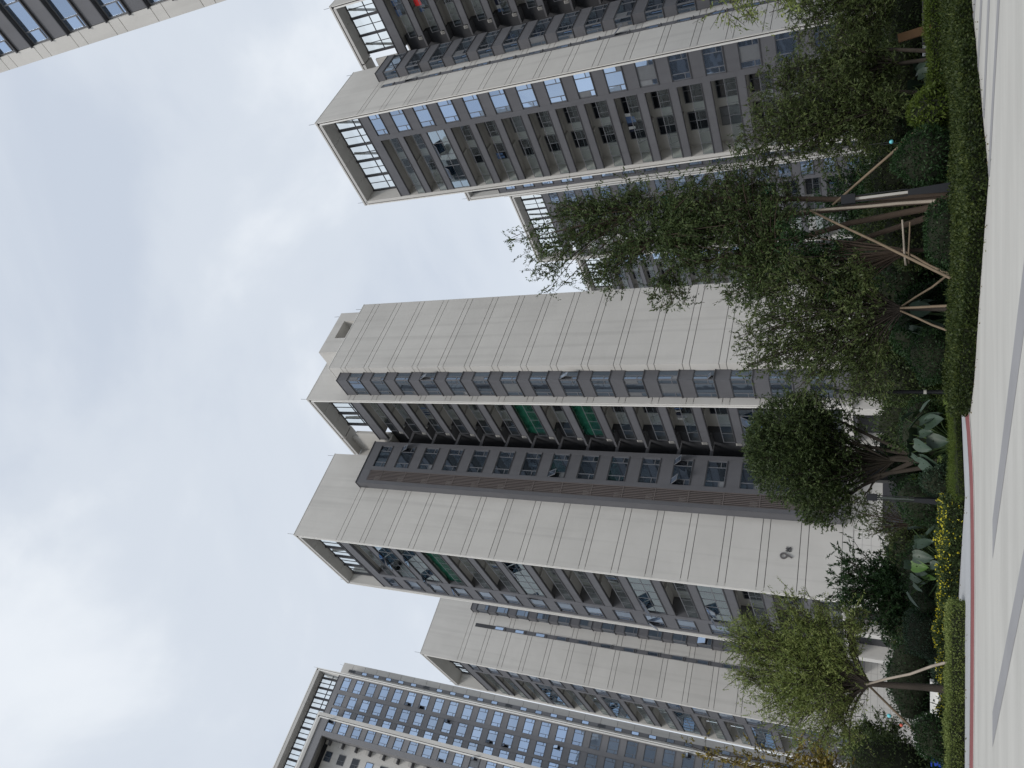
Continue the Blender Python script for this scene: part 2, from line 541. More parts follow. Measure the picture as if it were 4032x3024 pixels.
def left_face(root, x0, y0, depth, segs, sdep, states, zo=0.0, fine=True, kmin=0, screen=True, rd=1.9, far_fin=True, ytop=None):
    """framed facade facing -x from y0 (near corner) to y0+depth"""
    z0 = 5.2
    yt = y0 + depth
    P = lambda n, m, a, b, c, d, e, f: box(n, root, m, x0 + a, x0 + b, y0 + c, y0 + d, e, f)
    P('corner_fin', CREAM2, 0.0, rd, 0.055, 0.115, z0, 58.75)
    P('corner_reveal', REVEAL, 0.10, rd - 0.01, 0.116, 0.239, z0, 58.72)
    P('corner_trim', CREAM2, 0.0, rd, 0.24, 0.40, z0, 58.62)
    if far_fin:
        P('end_fin', CREAM, 0.0, rd, depth - 0.60, depth - 0.24, z0, 58.62)
        P('end_reveal', REVEAL, 0.10, rd - 0.01, depth - 0.239, depth - 0.116, z0, 58.72)
        P('end_trim', CREAM2, 0.0, rd, depth - 0.115, depth, z0, 58.75)
    P('roof_cap', CREAM, 0.0, sdep, 0.056, depth, 58.90, TOP)
    P('cap_reveal', REVEAL, 0.05, sdep - 0.01, 0.06, depth - 0.01, 58.76, 58.899)
    n = max(2, int(round(depth / 2.9)))
    for i in range(n):
        a, b = 0.36 + (depth - 0.5) * i / n, 0.36 + (depth - 0.5) * (i + 1) / n
        P('soffit_panel', SOFF, 0.0, sdep, a + 0.012, b - 0.012, 58.40, 58.755)
    P('roof_fascia', GREY, 0.1, 0.40, 0.402, depth - (0.602 if far_fin else 0.0), 52.2, 53.38)
    P('fascia_lip', LIP, 0.03, 0.45, 0.403, depth - (0.603 if far_fin else 0.0), 53.382, 53.46)
    P('roof_slab', SOFF, 0.402, rd + 0.1, 0.41, depth - 0.61, 52.6, 53.0)
    if screen:
        b = MB(); t = 0.05; sx = sdep - 0.12
        a0, a1 = 0.4, depth - 0.62
        n = max(4, int(round((a1 - a0) / 1.05)))
        for i in range(n + 1):
            yy = a0 + (a1 - a0) * i / n
            tt = 0.16 if i % 2 == 0 else 0.045
            b.box(sx - tt, sx + tt * 0.5, yy - tt * 0.8, yy + tt * 0.8, 53.0, 58.398)
        for zz in (53.6, 55.9, 58.3):
            b.box(sx - 0.04, sx + 0.04, a0, a1, zz - t, zz + t)
        for q in range(5):
            b.box(sx + 0.3, sx + 0.33, a0, a1, 53.5 + q * 0.14, 53.53 + q * 0.14)
        for i in (1, 5):
            if i > n: break
            yy = a0 + (a1 - a0) * i / n
            b.tube([(sx + 0.1, yy, 58.2), (sx + 2.2, yy + 2.2, 53.2)], 0.15, 4, 1)
        so_ = b.build('crown_screen', [LIP, CREAM], root, (x0, y0, 0))
        MB().box(sx - 0.006, sx + 0.006, a0, a1, 53.6, 58.3).build('screen_glass', SCRG, so_)
    for sg in segs:
        kind, a0, a1 = sg[:3]
        if kind == 'p':
            P('pier', GREY, 0.07, rd, a0, a1, z0, 52.198)
        elif kind == 'w':
            P('window_bay_wall', GREYD, 0.42, rd, a0 + 0.002, a1 - 0.002, z0, 52.6)
            for k in range(kmin, NST):
                zs = zt(k, zo) + 0.75; zhd = zs + 1.72
                P('spandrel', GREY, 0.09, 0.40, a0, a1, zs - 1.28, zs - 0.085)
                P('sill', LIP, 0.02, 0.42, a0, a1, zs - 0.083, zs - 0.005)
                op = ()
                if rnd.random() < 0.10: op = (rnd.choice((1, 3)),)
                window(root, (x0 + 0.24, y0 + (a0 + a1) / 2, zs + 0.86), a1 - a0, 1.72, -math.pi / 2, 'three', None, fine, op)
        elif kind == 'b':
            for k in range(kmin, NST):
                st = states.get(k, 'open')
                z = zt(k, zo)
                balcony(root, x0, y0 + a0, y0 + a1, z, z + 2.25, st, k, two=(a1 - a0) > 6)

def front_panels(root, x0, x1, y, ztop=TOP, zb=5.2, name='wall_panel', m=None, last=None):
    m = m or CREAM
    zs = []
    k = 1
    while 1.7 + 3 * k < (last or 53.6):
        zs += [1.7 + 3 * k, 2.3 + 3 * k]; k += 1
    zs = [z for z in zs if z > zb + 0.3]
    edges = [zb] + zs + [ztop]
    for a, b in zip(edges[:-1], edges[1:]):
        box(name, root, m, x0, x1, y, y + 0.05, a + 0.028, b - 0.028)

def left_panels(root, y0, y1, x, ztop, zb=5.2, last=None):
    zs = []
    k = 1
    while 1.7 + 3 * k < (last or 53.6):
        zs += [1.7 + 3 * k, 2.3 + 3 * k]; k += 1
    edges = [zb] + [z for z in zs if z > zb + 0.3] + [ztop]
    for a, b in zip(edges[:-1], edges[1:]):
        box('wall_panel', root, CREAM, x, x + 0.05, y0, y1, a + 0.028, b - 0.028)

def tiles(root, x0, x1, y, z0, z1, skip=()):
    nz = int(round((z1 - z0) / 0.63)); nx = max(1, int(round((x1 - x0) / 1.2)))
    w = (x1 - x0) / nx; h = (z1 - z0) / nz
    for i in range(nx):
        for j in range(nz):
            cx, cz = x0 + (i + 0.5) * w, z0 + (j + 0.5) * h
            if any(a < cx < b and c < cz < d for a, b, c, d in skip): continue
            box('wall_tile', root, TILE, x0 + i * w + 0.008, x0 + (i + 1) * w - 0.008, y, y + 0.04, z0 + j * h + 0.008, z0 + (j + 1) * h - 0.008)

def corner_bay(root, x0, x1, y0, y1, ztop, fine=True, side=True, glass=None):
    """projecting dark bay: spandrels that turn the corner, windows on the front and on the left side"""
    box('bay_core', root, GREYD, x0 + 0.22, x1, y0 + 0.22, y1, 5.2, ztop - 0.02)
    top = 52.45
    box('bay_cap', root, GREY, x0, x1, y0, y1 - 0.001, top, ztop)
    box('bay_lip', root, LIP, x0 - 0.05, x1, y0 - 0.05, y1 - 0.001, ztop + 0.001, ztop + 0.07)
    for k in range(NST):
        zs = zt(k) + 0.75
        if zs + 1.70 > top + 0.02: continue
        box('spandrel', root, GREY, x0, x1 - 0.002, y0, y1 - 0.002, zs - 1.28, zs - 0.06)
        box('sill', root, LIP, x0 - 0.07, x1 - 0.002, y0 - 0.07, y1 - 0.002, zs - 0.059, zs - 0.002)
        op = (rnd.choice((1, 2)),) if rnd.random() < 0.12 else ()
        window(root, ((x0 + x1) / 2 + 0.05, y0 + 0.12, zs + 0.86), x1 - x0 - 0.12, 1.715, 0, 'two' if x1 - x0 < 1.6 else 'three', glass, fine, op)
        if side:
            window(root, (x0 + 0.12, (y0 + y1) / 2 + 0.05, zs + 0.86), y1 - y0 - 0.12, 1.715, -math.pi / 2, 'two' if y1 - y0 < 1.6 else 'three', glass, fine)

def rods(root, pts):
    for (x, y, z) in pts:
        MB().tube([(0, 0, 0), (0, 0, 1.0)], 0.02, 5).tube([(-0.05, 0, 0.02), (0.05, 0, 0.02)], 0.05, 5).build('lightning_rod', LIP, root, (x, y, z))

def tower(name, label, pos, first, bay, states, sdep, panels=True, fine=True, depth=11.5, width=10.6, body_back=11.2, kmin=0):
    root = thing(name, label, 'building', (*pos, 0), ROT)
    box('wall', root, SOFF, 1.9, width - 0.06, 0.31, body_back, 0, 52.95)
    if first == 'balcony':
        segs = [('b', 0.402, 7.55), ('p', 7.55, 8.2), ('w', 8.2, 10.55), ('p', 10.55, depth - 0.6)]
    else:
        segs = [('w', 0.402, 2.93), ('p', 2.93, 3.5), ('b', 3.5, depth - 0.6)]
    left_face(root, 0, 0, depth, segs, sdep, states, fine=fine, kmin=kmin)
    # front
    box('front_backing', root, JOINT, 0.31, width - 0.16, 0.052, 0.29, 5.2, 53.3)
    box('front_end', root, CREAM, width - 0.158, width, 0.052, 0.33, 5.2, 53.3)
    box('parapet', root, CREAM, 0.31 if sdep else 0, width, 0.052, 0.36, 53.302, TOP - 0.01)
    box('parapet', root, CREAM, width - 0.3, width, 0.362, depth, 53.0, TOP - 0.02)
    if panels:
        front_panels(root, 0.0, width, 0.0)
    else:
        box('front_wall', root, CREAM, 0.0, width, 0.0, 0.05, 5.2, TOP)
    box('coping', root, CREAM2, 0.0, width + 0.03, -0.03, 0.38, TOP + 0.001, TOP + 0.05)
    # ground floor
    box('base_band', root, TILE, -0.04, width + 0.04, -0.04, depth, 4.45, 5.19)
    box('base_wall', root, GREYD, 1.2, width - 0.1, 0.30, depth - 0.3, 0, 4.449)
    for yy in ((0.3, 1.0), (5.6, 6.3), (depth - 0.9, depth - 0.2)):
        box('base_column', root, TILE, 0.0, 1.19, yy[0], yy[1], 0, 4.448)
    rods(root, [(0.15, 0.15, TOP + 0.05), (width - 0.2, 0.15, TOP + 0.05), (0.3, depth - 0.3, TOP)])
    return root

# ---- the middle tower with the number 9
B9 = tower('apartment_tower', 'cream apartment tower with a big number 9 low on its front wall', (-16.22, 61.38), 'balcony', 'wide',
           {14: 'glazed', 13: 'glazed', 12: 'net', 15: 'open', 9: 'glazed', 5: 'glazed', 3: 'glazed', 6: 'hang'}, 1.35)
# wide dark bay with louvres and windows
bx0, bx1 = 6.45, 11.85
box('bay_core', B9, GREYD, bx0 + 0.02, bx1 - 0.02, -0.72, -0.002, 5.25, 53.3)
box('bay_side', B9, GREY, bx0, bx0 + 0.4, -1.0, -0.721, 5.0, 52.2)
box('bay_side', B9, GREY, bx0, bx0 + 0.019, -0.719, -0.001, 5.0, 53.3)
box('bay_pier', B9, GREY, 8.17, 8.62, -1.0, -0.722, 5.0, 52.2)
box('bay_pier', B9, GREY, 11.36, bx1, -1.0, -0.002, 5.0, 52.2)
box('bay_cap', B9, GREY, bx0, bx1, -1.0, -0.003, 52.2, 53.36)
box('bay_lip', B9, LIP, bx0 - 0.05, bx1 + 0.05, -1.06, -0.003, 53.361, 53.44)
box('bay_foot', B9, GREY, bx0 + 0.4, 11.36, -1.0, -0.722, 5.0, 5.66)
for k in range(NST):
    zs = zt(k) + 0.75
    box('spandrel', B9, GREY, 8.62, 11.36, -0.98, -0.722, zs - 1.28 if k else 5.661, zs - 0.06)
    box('sill', B9, LIP, 8.63, 11.35, -1.04, -0.73, zs - 0.058, zs - 0.004)
    op = {14: (3,), 8: (1,), 4: (1, 3), 11: ()}.get(k, ())
    window(B9, (9.99, -0.84, zs + 0.86), 2.72, 1.72, 0, 'three', GLASS_DIM, True, op)
    # louvre panel of this storey: too fine to pick apart
    b = MB()
    lz0, lz1 = (zt(k) + 0.71 if k else 5.67), min(zt(k + 1) + 0.70, 52.19)
    for i in range(8):
        xx = 6.88 + i * 0.172
        b.box(xx, xx + 0.075, -0.965, -0.86, lz0, lz1 - 0.1)
    b.box(6.85, 8.17, -0.975, -0.85, lz1 - 0.1, lz1 - 0.01)
    lp = b.build('louver_panel', LOUV, B9)
    box('air_conditioner', B9, ACW, 6.95, 7.55, -0.84, -0.73, lz0 + 0.15, lz0 + 0.75)
tiles(B9, 0.02, 6.0, 0.0, 0.0, 4.44)
box('base_front', B9, JOINT, 0.35, 10.5, 0.045, 0.29, 0.0, 4.44)
box('doorway', B9, GREYD, 6.05, 8.9, -0.02, 0.04, 0.0, 2.4)
box('lintel', B9, TILE, 6.02, 10.58, -0.01, 0.043, 2.41, 4.44)
box('entrance_wall', B9, GREYD, 8.92, 10.58, 0.0, 0.043, 0.0, 2.4)
# building number
b = MB(); seg = 40
cx, cz, ro, ri = 0.0, 0.0, 0.275, 0.165
for i in range(seg):
    t0, t1 = 2 * math.pi * i / seg, 2 * math.pi * (i + 1) / seg
    q = [(r * math.cos(t), r * math.sin(t)) for r, t in ((ri, t0), (ro, t0), (ro, t1), (ri, t1))]
    b.poly([(p[0], -0.06, p[1]) for p in q])
    b.poly([(q[1][0], -0.06, q[1][1]), (q[1][0], 0.04, q[1][1]), (q[2][0], 0.04, q[2][1]), (q[2][0], -0.06, q[2][1])])
    b.poly([(q[0][0], -0.06, q[0][1]), (q[3][0], -0.06, q[3][1]), (q[3][0], 0.04, q[3][1]), (q[0][0], 0.04, q[0][1])])
tl = [(0.262, -0.09), (0.155, -0.06), (-0.165, -0.62), (-0.055, -0.66)]
b.poly([(p[0], -0.062, p[1]) for p in tl][::-1])
for i in range(4):
    p, q = tl[i], tl[(i + 1) % 4]
    b.poly([(p[0], -0.062, p[1]), (q[0], -0.062, q[1]), (q[0], 0.04, q[1]), (p[0], 0.04, p[1])])
b.build('number_nine', SIGNM, B9, (3.2, -0.045, 9.47))
cu = bpy.data.curves.new('block_character', 'FONT')
cu.body = '\u680b'
cu.size = 0.5
cu.extrude = 0.03
cu.align_x = 'CENTER'
tmp = bpy.data.objects.new('tmp', cu)
COL.objects.link(tmp)
dg = bpy.context.evaluated_depsgraph_get()
me = bpy.data.meshes.new_from_object(tmp.evaluated_get(dg))
bpy.data.objects.remove(tmp, do_unlink=True)
me.materials.clear(); me.materials.append(LIP)
link(bpy.data.objects.new('block_character', me), B9, (3.81, -0.035, 8.93), (math.pi / 2, 0, 0))

def second_block(root, x0, y0, states, third=True, fine=True, xr=24.0):
    """block set forward to the right: balcony face on its left, deep slot beside it, panelled front"""
    rd = 1.9
    box('wall', root, SOFF, x0 + rd, xr, y0 + 0.31, y0 + 15, 0, 52.95)
    left_face(root, x0, y0, 7.3, [('b', 0.402, 5.6)], 1.85, states, fine=fine, far_fin=False)
    box('slot_wall', root, GREYD, x0 + 1.2, x0 + rd - 0.002, y0 + 5.61, y0 + 10.6, 5.2, 52.3)
    box('slot_end', root, GREYD, x0 - 1.6, x0 + rd, y0 + 10.62, y0 + 10.9, 5.2, 52.9)
    box('slot_top_wall', root, CREAM, x0 + 0.9, x0 + 1.2, y0 + 7.32, y0 + 10.6, 52.3, 57.3)
    box('slot_top_post', root, CREAM, x0 + 0.9, x0 + 1.2, y0 + 8.3, y0 + 10.6, 57.302, 58.398)
    box('slot_end_top', root, CREAM, x0 - 1.75, x0 + 1.85, y0 + 10.62, y0 + 10.95, 52.9, 58.398)
    box('slot_sill', root, CREAM, x0 + 0.05, x0 + 0.89, y0 + 7.32, y0 + 10.6, 52.0, 52.9)
    box('roof_cap', root, CREAM, x0, x0 + 1.85, y0 + 7.302, y0 + 10.6, 58.90, TOP)
    box('soffit_panel', root, SOFF, x0, x0 + 1.85, y0 + 7.302, y0 + 10.6, 58.40, 58.755)
    for k in range(0, NST):
        z = zt(k)
        box('service_ledge', root, GREY, x0 + 0.1, x0 + 1.2, y0 + 5.62, y0 + 6.9, z - 0.75, z - 0.55)
        b = MB()
        b.box(0, 0.75, 0, 0.3, 0, 0.6)
        b.box(-0.03, 0.2, -0.02, 0.32, 0.05, 0.1, 1)
        for q in range(6):
            b.box(-0.012, 0.001, 0.03, 0.27, 0.08 + q * 0.08, 0.11 + q * 0.08, 1)
        b.box(0.02, 0.35, -0.012, 0.001, 0.1, 0.5, 1)
        b.build('air_conditioner', [ACW, LIP], root, (x0 + 0.15, y0 + 5.75, z - 0.548))
        box('slot_beam', root, GREY, x0 - 1.0, x0 + 1.19, y0 + 7.4, y0 + 7.6, z - 0.7, z - 0.4)
    # front strip
    box('front_backing', root, JOINT, x0 + 0.31, xr, y0 + 0.052, y0 + 0.3, 5.2, 53.3)
    front_panels(root, x0, x0 + 0.75, y0)
    box('parapet', root, CREAM, x0 + 0.31, xr, y0 + 0.053, y0 + 0.36, 53.302, TOP - 0.01)
    box('front_wall', root, CREAM, x0 + 0.755, xr, y0 + 0.002, y0 + 0.051, 53.5, TOP)
    box('coping', root, CREAM2, x0, xr, y0 - 0.03, y0 + 0.38, TOP + 0.001, TOP + 0.05)
    box('base_band', root, TILE, x0 - 0.04, xr, y0 - 0.04, y0 + 12, 4.45, 5.19)
    box('base_wall', root, GREYD, x0 + 1.2, xr, y0 + 0.3, y0 + 12, 0, 4.449)
    for yy in (0.3, 5.0):
        box('base_column', root, TILE, x0, x0 + 1.19, y0 + yy, y0 + yy + 0.8, 0, 4.448)
    rods(root, [(x0 + 0.2, y0 + 0.2, TOP + 0.05)])

second_block(B9, 12.45, -7.7, {9: 'net', 7: 'net', 2: 'glazed', 6: 'hang', 10: 'hang'}, xr=23.6)
corner_bay(B9, 13.15, 14.25, -10.1, -7.705, 53.7, glass=GLASS_DIM)
# third block: broad blank wall
X3, Y3, X3R, T3 = 14.25, -10.85, 23.7, 54.9
box('wall', B9, JOINT, X3 + 0.06, X3R, Y3 + 0.055, -7.65, 0, T3 - 0.1)
front_panels(B9, X3, X3R, Y3, T3, last=53.0)
left_panels(B9, Y3 + 0.053, -7.72, X3 + 0.0, T3, last=53.0)
box('coping', B9, CREAM2, X3 - 0.03, X3R + 0.03, Y3 - 0.03, -7.66, T3 - 0.02, T3 + 0.05)
tiles(B9, X3, X3R, Y3 - 0.0, 0.0, 5.15)
for (a, bq, c, d) in ((16.9, 19.0, 55.0, 58.0), (21.6, 22.9, 55.0, 58.0)):
    box('penthouse_wall', B9, CREAM, a, bq, -10.45, -7.75, c, d)
box('penthouse_lintel', B9, CREAM, 19.0, 21.6, -10.45, -7.75, 56.9, 58.0)
box('penthouse_back', B9, SOFF, 19.0, 21.6, -8.5, -7.76, 54.95, 56.899)
rods(B9, [(23.2, -10.6, T3 + 0.05), (22.6, -10.2, 58.0)])

# ---- right tower
BC = tower('apartment_tower', 'large cream tower at the right with rows of open balconies and a narrow window slit', (29.03, 64.71), 'window', 'corner',
           {13: 'glazed', 15: 'open', 14: 'open', 1: 'open'}, 2.2)
corner_bay(BC, 6.6, 10.4, -1.0, -0.003, 53.4, glass=GLASS_DIM)
def slit(root, x0, x1, y, top, n, fine=True):
    box('slit_core', root, GREYD, x0, x1, y - 0.02, y + 0.05, 5.3, top)
    for k in range(NST):
        zs = zt(k) + 1.0
        if zs + 1.4 > top: continue
        box('slit_spandrel', root, GREY, x0, x1, y - 0.05, y - 0.021, zs - 1.6, zs - 0.1)
        box('slit_sill', root, GREY, x0 - 0.02, x1 + 0.02, y - 0.13, y - 0.021, zs - 0.22, zs - 0.101)
        window(root, ((x0 + x1) / 2, y - 0.03, zs + 0.68), x1 - x0, 1.34, 0, 'one', None, False, (0,) if rnd.random() < 0.15 and root is BC else ())
slit(BC, 5.0, 5.5, 0.0, 52.5, 16)
second_block(BC, 12.35, -7.1, {6: 'hang', 13: 'hang', 11: 'hang'}, xr=24)
b = MB()
for (yy, w_) in ((-0.1, 0.5), (0.35, 0.35)):
    b.poly([(0, yy, 0), (0.02, yy + w_, 0), (0.06, yy + w_ + 0.05, -0.75), (0.03, yy + 0.02, -0.8)])
red = b.build('red_garment', mat('red_cloth', (0.55, 0.03, 0.03), 0.8), None, BC.matrix_basis @ Vector((12.9, -5.2, zt(14) + 1.9)), (0, 0, ROT))
tag(red, 'small red garment hung on a high balcony of the right tower', 'garment')

# ---- tower behind at the left
BL = tower('apartment_tower', 'cream tower partly hidden behind the left edge of the number 9 tower', (-36.7, 85.58), 'window', 'corner',
           {12: 'glazed', 9: 'glazed', 6: 'glazed', 3: 'glazed'}, 2.0, depth=12.0)
corner_bay(BL, 6.85, 10.4, -1.0, -0.003, 53.2, glass=GLASS_DIM)
slit(BL, 4.92, 5.42, 0.0, 52.3, 16)
tiles(BL, 0.02, 10.5, 0.0, 0.0, 4.44)
box('base_front', BL, JOINT, 0.35, 10.5, 0.045, 0.29, 0.0, 4.44)

# ---- towers in the gap behind the tall tree
BR = tower('apartment_tower', 'tower wing peeping out directly behind the left edge of the right tower', (35.0, 89.6), 'balcony', None, {}, 1.35, panels=False, fine=False, kmin=0)
BG = tower('apartment_tower', 'far tower with open roof screen behind the tall tree', (31.5, 112.1), 'window', None, {9: 'net', 4: 'net', 7: 'hang'}, 2.2, panels=False, fine=False, kmin=0, depth=15.0)
BK = tower('apartment_tower', 'most distant tower roof seen right beside the broad blank wall', (26.0, 141.0), 'window', None, {}, 2.2, panels=False, fine=False, kmin=4)

# ---- tall tower at the far left
BE = thing('high_rise', 'tallest grey and cream high-rise with a grid of blue windows at the left', 'building', (-56.3, 115.5, 0), ROT)
ET = 103.5
box('wall', BE, GREYD, -34, -0.3, 0.32, 15, 0, 97.6)
box('corner_fin', BE, CREAM2, -0.17, 0.0, -0.3, 1.4, 0, ET - 0.3)
box('corner_reveal', BE, REVEAL, -0.26, -0.171, -0.22, 1.39, 0, ET - 0.3)
box('corner_trim', BE, CREAM2, -0.46, -0.261, -0.3, 1.4, 0, ET - 0.5)
box('corner_return', BE, CREAM, -0.45, -0.001, 1.401, 15, 0, ET - 0.35)
box('roof_cap', BE, CREAM2, -34, 0.0, -0.3, 1.7, ET - 0.2, ET)
box('cap_reveal', BE, REVEAL, -33.9, -0.05, -0.22, 1.69, ET - 0.3, ET - 0.201)
for i in range(9):
    box('soffit_panel', BE, SOFF, -0.46 - (i + 1) * 3.2, -0.47 - i * 3.2, -0.3, 1.7, ET - 0.95, ET - 0.301)
box('roof_fascia', BE, EGREY, -34, -0.461, 0.05, 0.5, 96.55, 97.8)
box('fascia_lip', BE, LIP, -34, -0.462, -0.02, 0.55, 97.801, 97.9)
b = MB()
for i in range(24):
    xx = -1.3 - i * 0.95
    tt = 0.2 if i % 2 == 0 else 0.06
    b.box(xx - tt, xx + tt, 1.2, 1.5, 97.0, ET - 0.96)
for zz in (98.1, 100.0, 102.4):
    b.box(-30, -0.5, 1.28, 1.4, zz - 0.07, zz + 0.07)
sc_ = b.build('crown_screen', LIP, BE)
MB().box(-30, -0.5, 1.335, 1.345, 98, ET - 1).build('screen_glass', SCRG, sc_)
for (a, c) in ((-3.75, -3.07), (-6.38, -5.92)):
    box('pier', BE, EGREY, a, c, 0.0, 0.3, 0, 96.549)
box('pier', BE, EGREY, -0.6, -0.462, 0.0, 0.3, 0, 96.549)
EK = 30
for k in range(EK):
    zs = 94.72 - 3.0 * k
    for (a, c) in ((-3.07, -0.6), (-5.92, -3.75), (-8.6, -6.38)):
        box('spandrel', BE, EGREY, a, c, 0.06, 0.31, zs - 1.22, zs - 0.07)
        box('sill', BE, FRAME, a, c, 0.0, 0.31, zs - 0.069, zs - 0.002)
        op = (rnd.choice((1, 3)),) if rnd.random() < 0.07 else ()
        o = window(BE, ((a + c) / 2, 0.2, zs + 0.885), c - a, 1.77, 0, 'three', GLASS, bool(op), op)
# nested lower frame standing forward
NF, NT_ = -4.0, 95.9
box('corner_fin', BE, CREAM, -8.9, -8.3, NF, 0.0, 0, NT_ - 0.3)
box('corner_reveal', BE, REVEAL, -9.0, -8.901, NF + 0.1, -0.01, 0, NT_ - 0.35)
box('corner_trim', BE, CREAM2, -9.2, -9.001, NF, -0.01, 0, NT_ - 0.6)
box('roof_cap', BE, CREAM2, -34, -8.3, NF, 0.04, NT_ - 0.299, NT_)
box('soffit_panel', BE, SOFF, -34, -9.21, NF, 0.04, NT_ - 0.9, NT_ - 0.301)
box('roof_fascia', BE, EGREY, -34, -9.21, NF + 0.2, NF + 0.6, NT_ - 2.6, NT_ - 0.901)
box('wall', BE, GREYD, -11.2, -9.21, NF + 0.55, 0.0, 0, NT_ - 2.61)
box('pier', BE, EGREY, -12.0, -11.15, NF + 0.2, -0.9, 0, NT_ - 2.61)
box('recess_wall', BE, CREAM, -34, -12.0, -0.9, 0.0, 0, NT_ - 2.61)
for k in range(EK):
    zs = 91.6 - 3.0 * k
    box('spandrel', BE, EGREY, -11.15, -9.21, NF + 0.25, NF + 0.54, zs - 1.22, zs - 0.07)
    box('sill', BE, LIP, -11.15, -9.21, NF + 0.18, NF + 0.54, zs - 0.069, zs - 0.002)
    op = (rnd.choice((1, 3)),) if rnd.random() < 0.12 else ()
    window(BE, (-10.18, NF + 0.42, zs + 0.885), 1.94, 1.77, 0, 'three', GLASS, bool(op), op)
    window(BE, (-14.6, -0.93, zs + 0.7), 1.7, 1.5, 0, 'two', GLASSD if k % 3 else GLASS, False)
    window(BE, (-18.8, -0.93, zs + 0.7), 1.7, 1.5, 0, 'two', GLASSD, False)
    b = MB()
    b.box(-12.9, -12.05, -1.7, -0.901, zs + 1.1, zs + 1.25)
    b.box(-12.8, -12.1, -1.6, -1.25, zs + 1.251, zs + 1.9, 1)
    b.build('service_ledge', [GREY, ACW], BE)
# set back slice with slit windows
box('wall', BE, JOINT, 0.0, 3.85, 7.36, 16, 0, ET - 0.3)
zs_ = [ET]
for k in range(34):
    z1 = ET if k == 0 else ET - 2.6 - 3.0 * (k - 1)
    z0 = ET - 2.6 - 3.0 * k
    if z0 < 0: break
    box('wall_panel', BE, CREAM, 0.0, 3.9, 7.3, 7.35, z0 + 0.03, z1 - 0.03)
box('slit_core', BE, GREYD, 2.15, 2.75, 7.24, 7.299, 3, 101.6)
for k in range(32):
    zs = 99.9 - 3.0 * k
    if zs < 4: break
    box('slit_spandrel', BE, EGREY, 2.15, 2.75, 7.2, 7.239, zs - 1.62, zs - 0.05)
    window(BE, (2.45, 7.22, zs + 0.66), 0.6, 1.3, 0, 'one', GLASS if k % 6 else GLASSD, False)
rods(BE, [(3.4, 7.5, ET), (0, 0, ET)])

# ---- near tower whose corner enters the frame high on the right
BF = thing('apartment_tower', 'near tower whose high corner cuts into the sky at the right', 'building', (17.1, 24.1, 0), ROT)
FZ = 1.2
box('wall', BF, GREYD, 0.45, 13, -24, -0.05, 0, 60)
box('end_wall', BF, CREAM, 0.06, 0.44, -0.7, 0.0, 0, 60)
zp = [0] + [q for k in range(1, 20) for q in (1.75 + 3 * k, 2.5 + 3 * k)]
for a, c in zip(zp[:-1], zp[1:]):
    box('wall_panel', BF, CREAM, 0.0, 0.058, -0.7, 0.0, a + 0.02, c - 0.02)
for k in range(0, 19):
    zs = zt(k, FZ) + 0.75
    if zs > 57: break
    for j, (a, c) in enumerate(((-3.35, -0.72), (-6.9, -3.95), (-10.5, -7.5))):
        box('spandrel', BF, GREY, 0.02, 0.40, a, c, zs - 1.26, zs - 0.1)
        box('sill', BF, LIP, -0.10, 0.40, a, c + (0.06 if j == 0 else 0), zs - 0.099, zs - 0.002)
        box('window_head', BF, LIP, -0.09, 0.40, a, c + (0.06 if j == 0 else 0), zs + 1.63, zs + 1.70)
        window(BF, (0.2, (a + c) / 2, zs + 0.81), c - a, 1.62, -math.pi / 2, 'three', GLASS, True)
for (a, c) in ((-3.95, -3.35), (-7.5, -6.9), (-24, -10.5)):
    box('pier', BF, GREY, 0.05, 0.44, a, c, 0, 60)

# ---- opposite tower left of the frame, mirrored in the window glass
BO = thing('apartment_tower', 'grey and cream tower standing left outside the frame', 'building', (-58, 22, 0), ROT)
box('wall', BO, CREAM, 0, 16, 0, 26, 0, 46)
for k in range(14):
    z = 4.5 + 3 * k
    box('spandrel', BO, GREY, 16.001, 16.3, 1, 25, z, z + 1.3)
    box('window_band', BO, GLASSD, 16.001, 16.15, 1.2, 24.8, z + 1.301, z + 2.999)
    box('spandrel', BO, GREY, 1, 15, -0.3, -0.001, z, z + 1.3)
    box('window_band', BO, GLASSD, 1.2, 14.8, -0.15, -0.001, z + 1.301, z + 2.999)

# ================================================================== ground
def sheet(name, pts, z, m, kind='structure'):
    o = MB().poly([(p[0], p[1], z) for p in pts]).build(name, m)
    return tag(o, kind=kind)

SOIL = mat('planting_soil', (0.045, 0.042, 0.026), 0.95, 0.3, 0.8, bump=0.6, bscale=6)
CONC = mat('plaza_concrete', (0.495, 0.485, 0.455), 0.8, 0.12, 0.9, stretch=(0.22, 1.5, 1), bump=0.25, bscale=45)
BAND = mat('shadow_strip_grey', (0.305, 0.303, 0.312), 0.75, 0.06, 0.6, bump=0.1, bscale=60)  # strips read as shadow, put into a darker ground colour
REDP = mat('red_paving', (0.26, 0.095, 0.095), 0.75, 0.12, 2.5)
PATHM = mat('footpath_paving', (0.42, 0.43, 0.445), 0.7, 0.08, 0.7, stretch=(0.4, 1.5, 1))
LAWNM = mat('lawn_turf', (0.115, 0.165, 0.035), 0.95, 0.25, 1.2, bump=0.8, bscale=40)

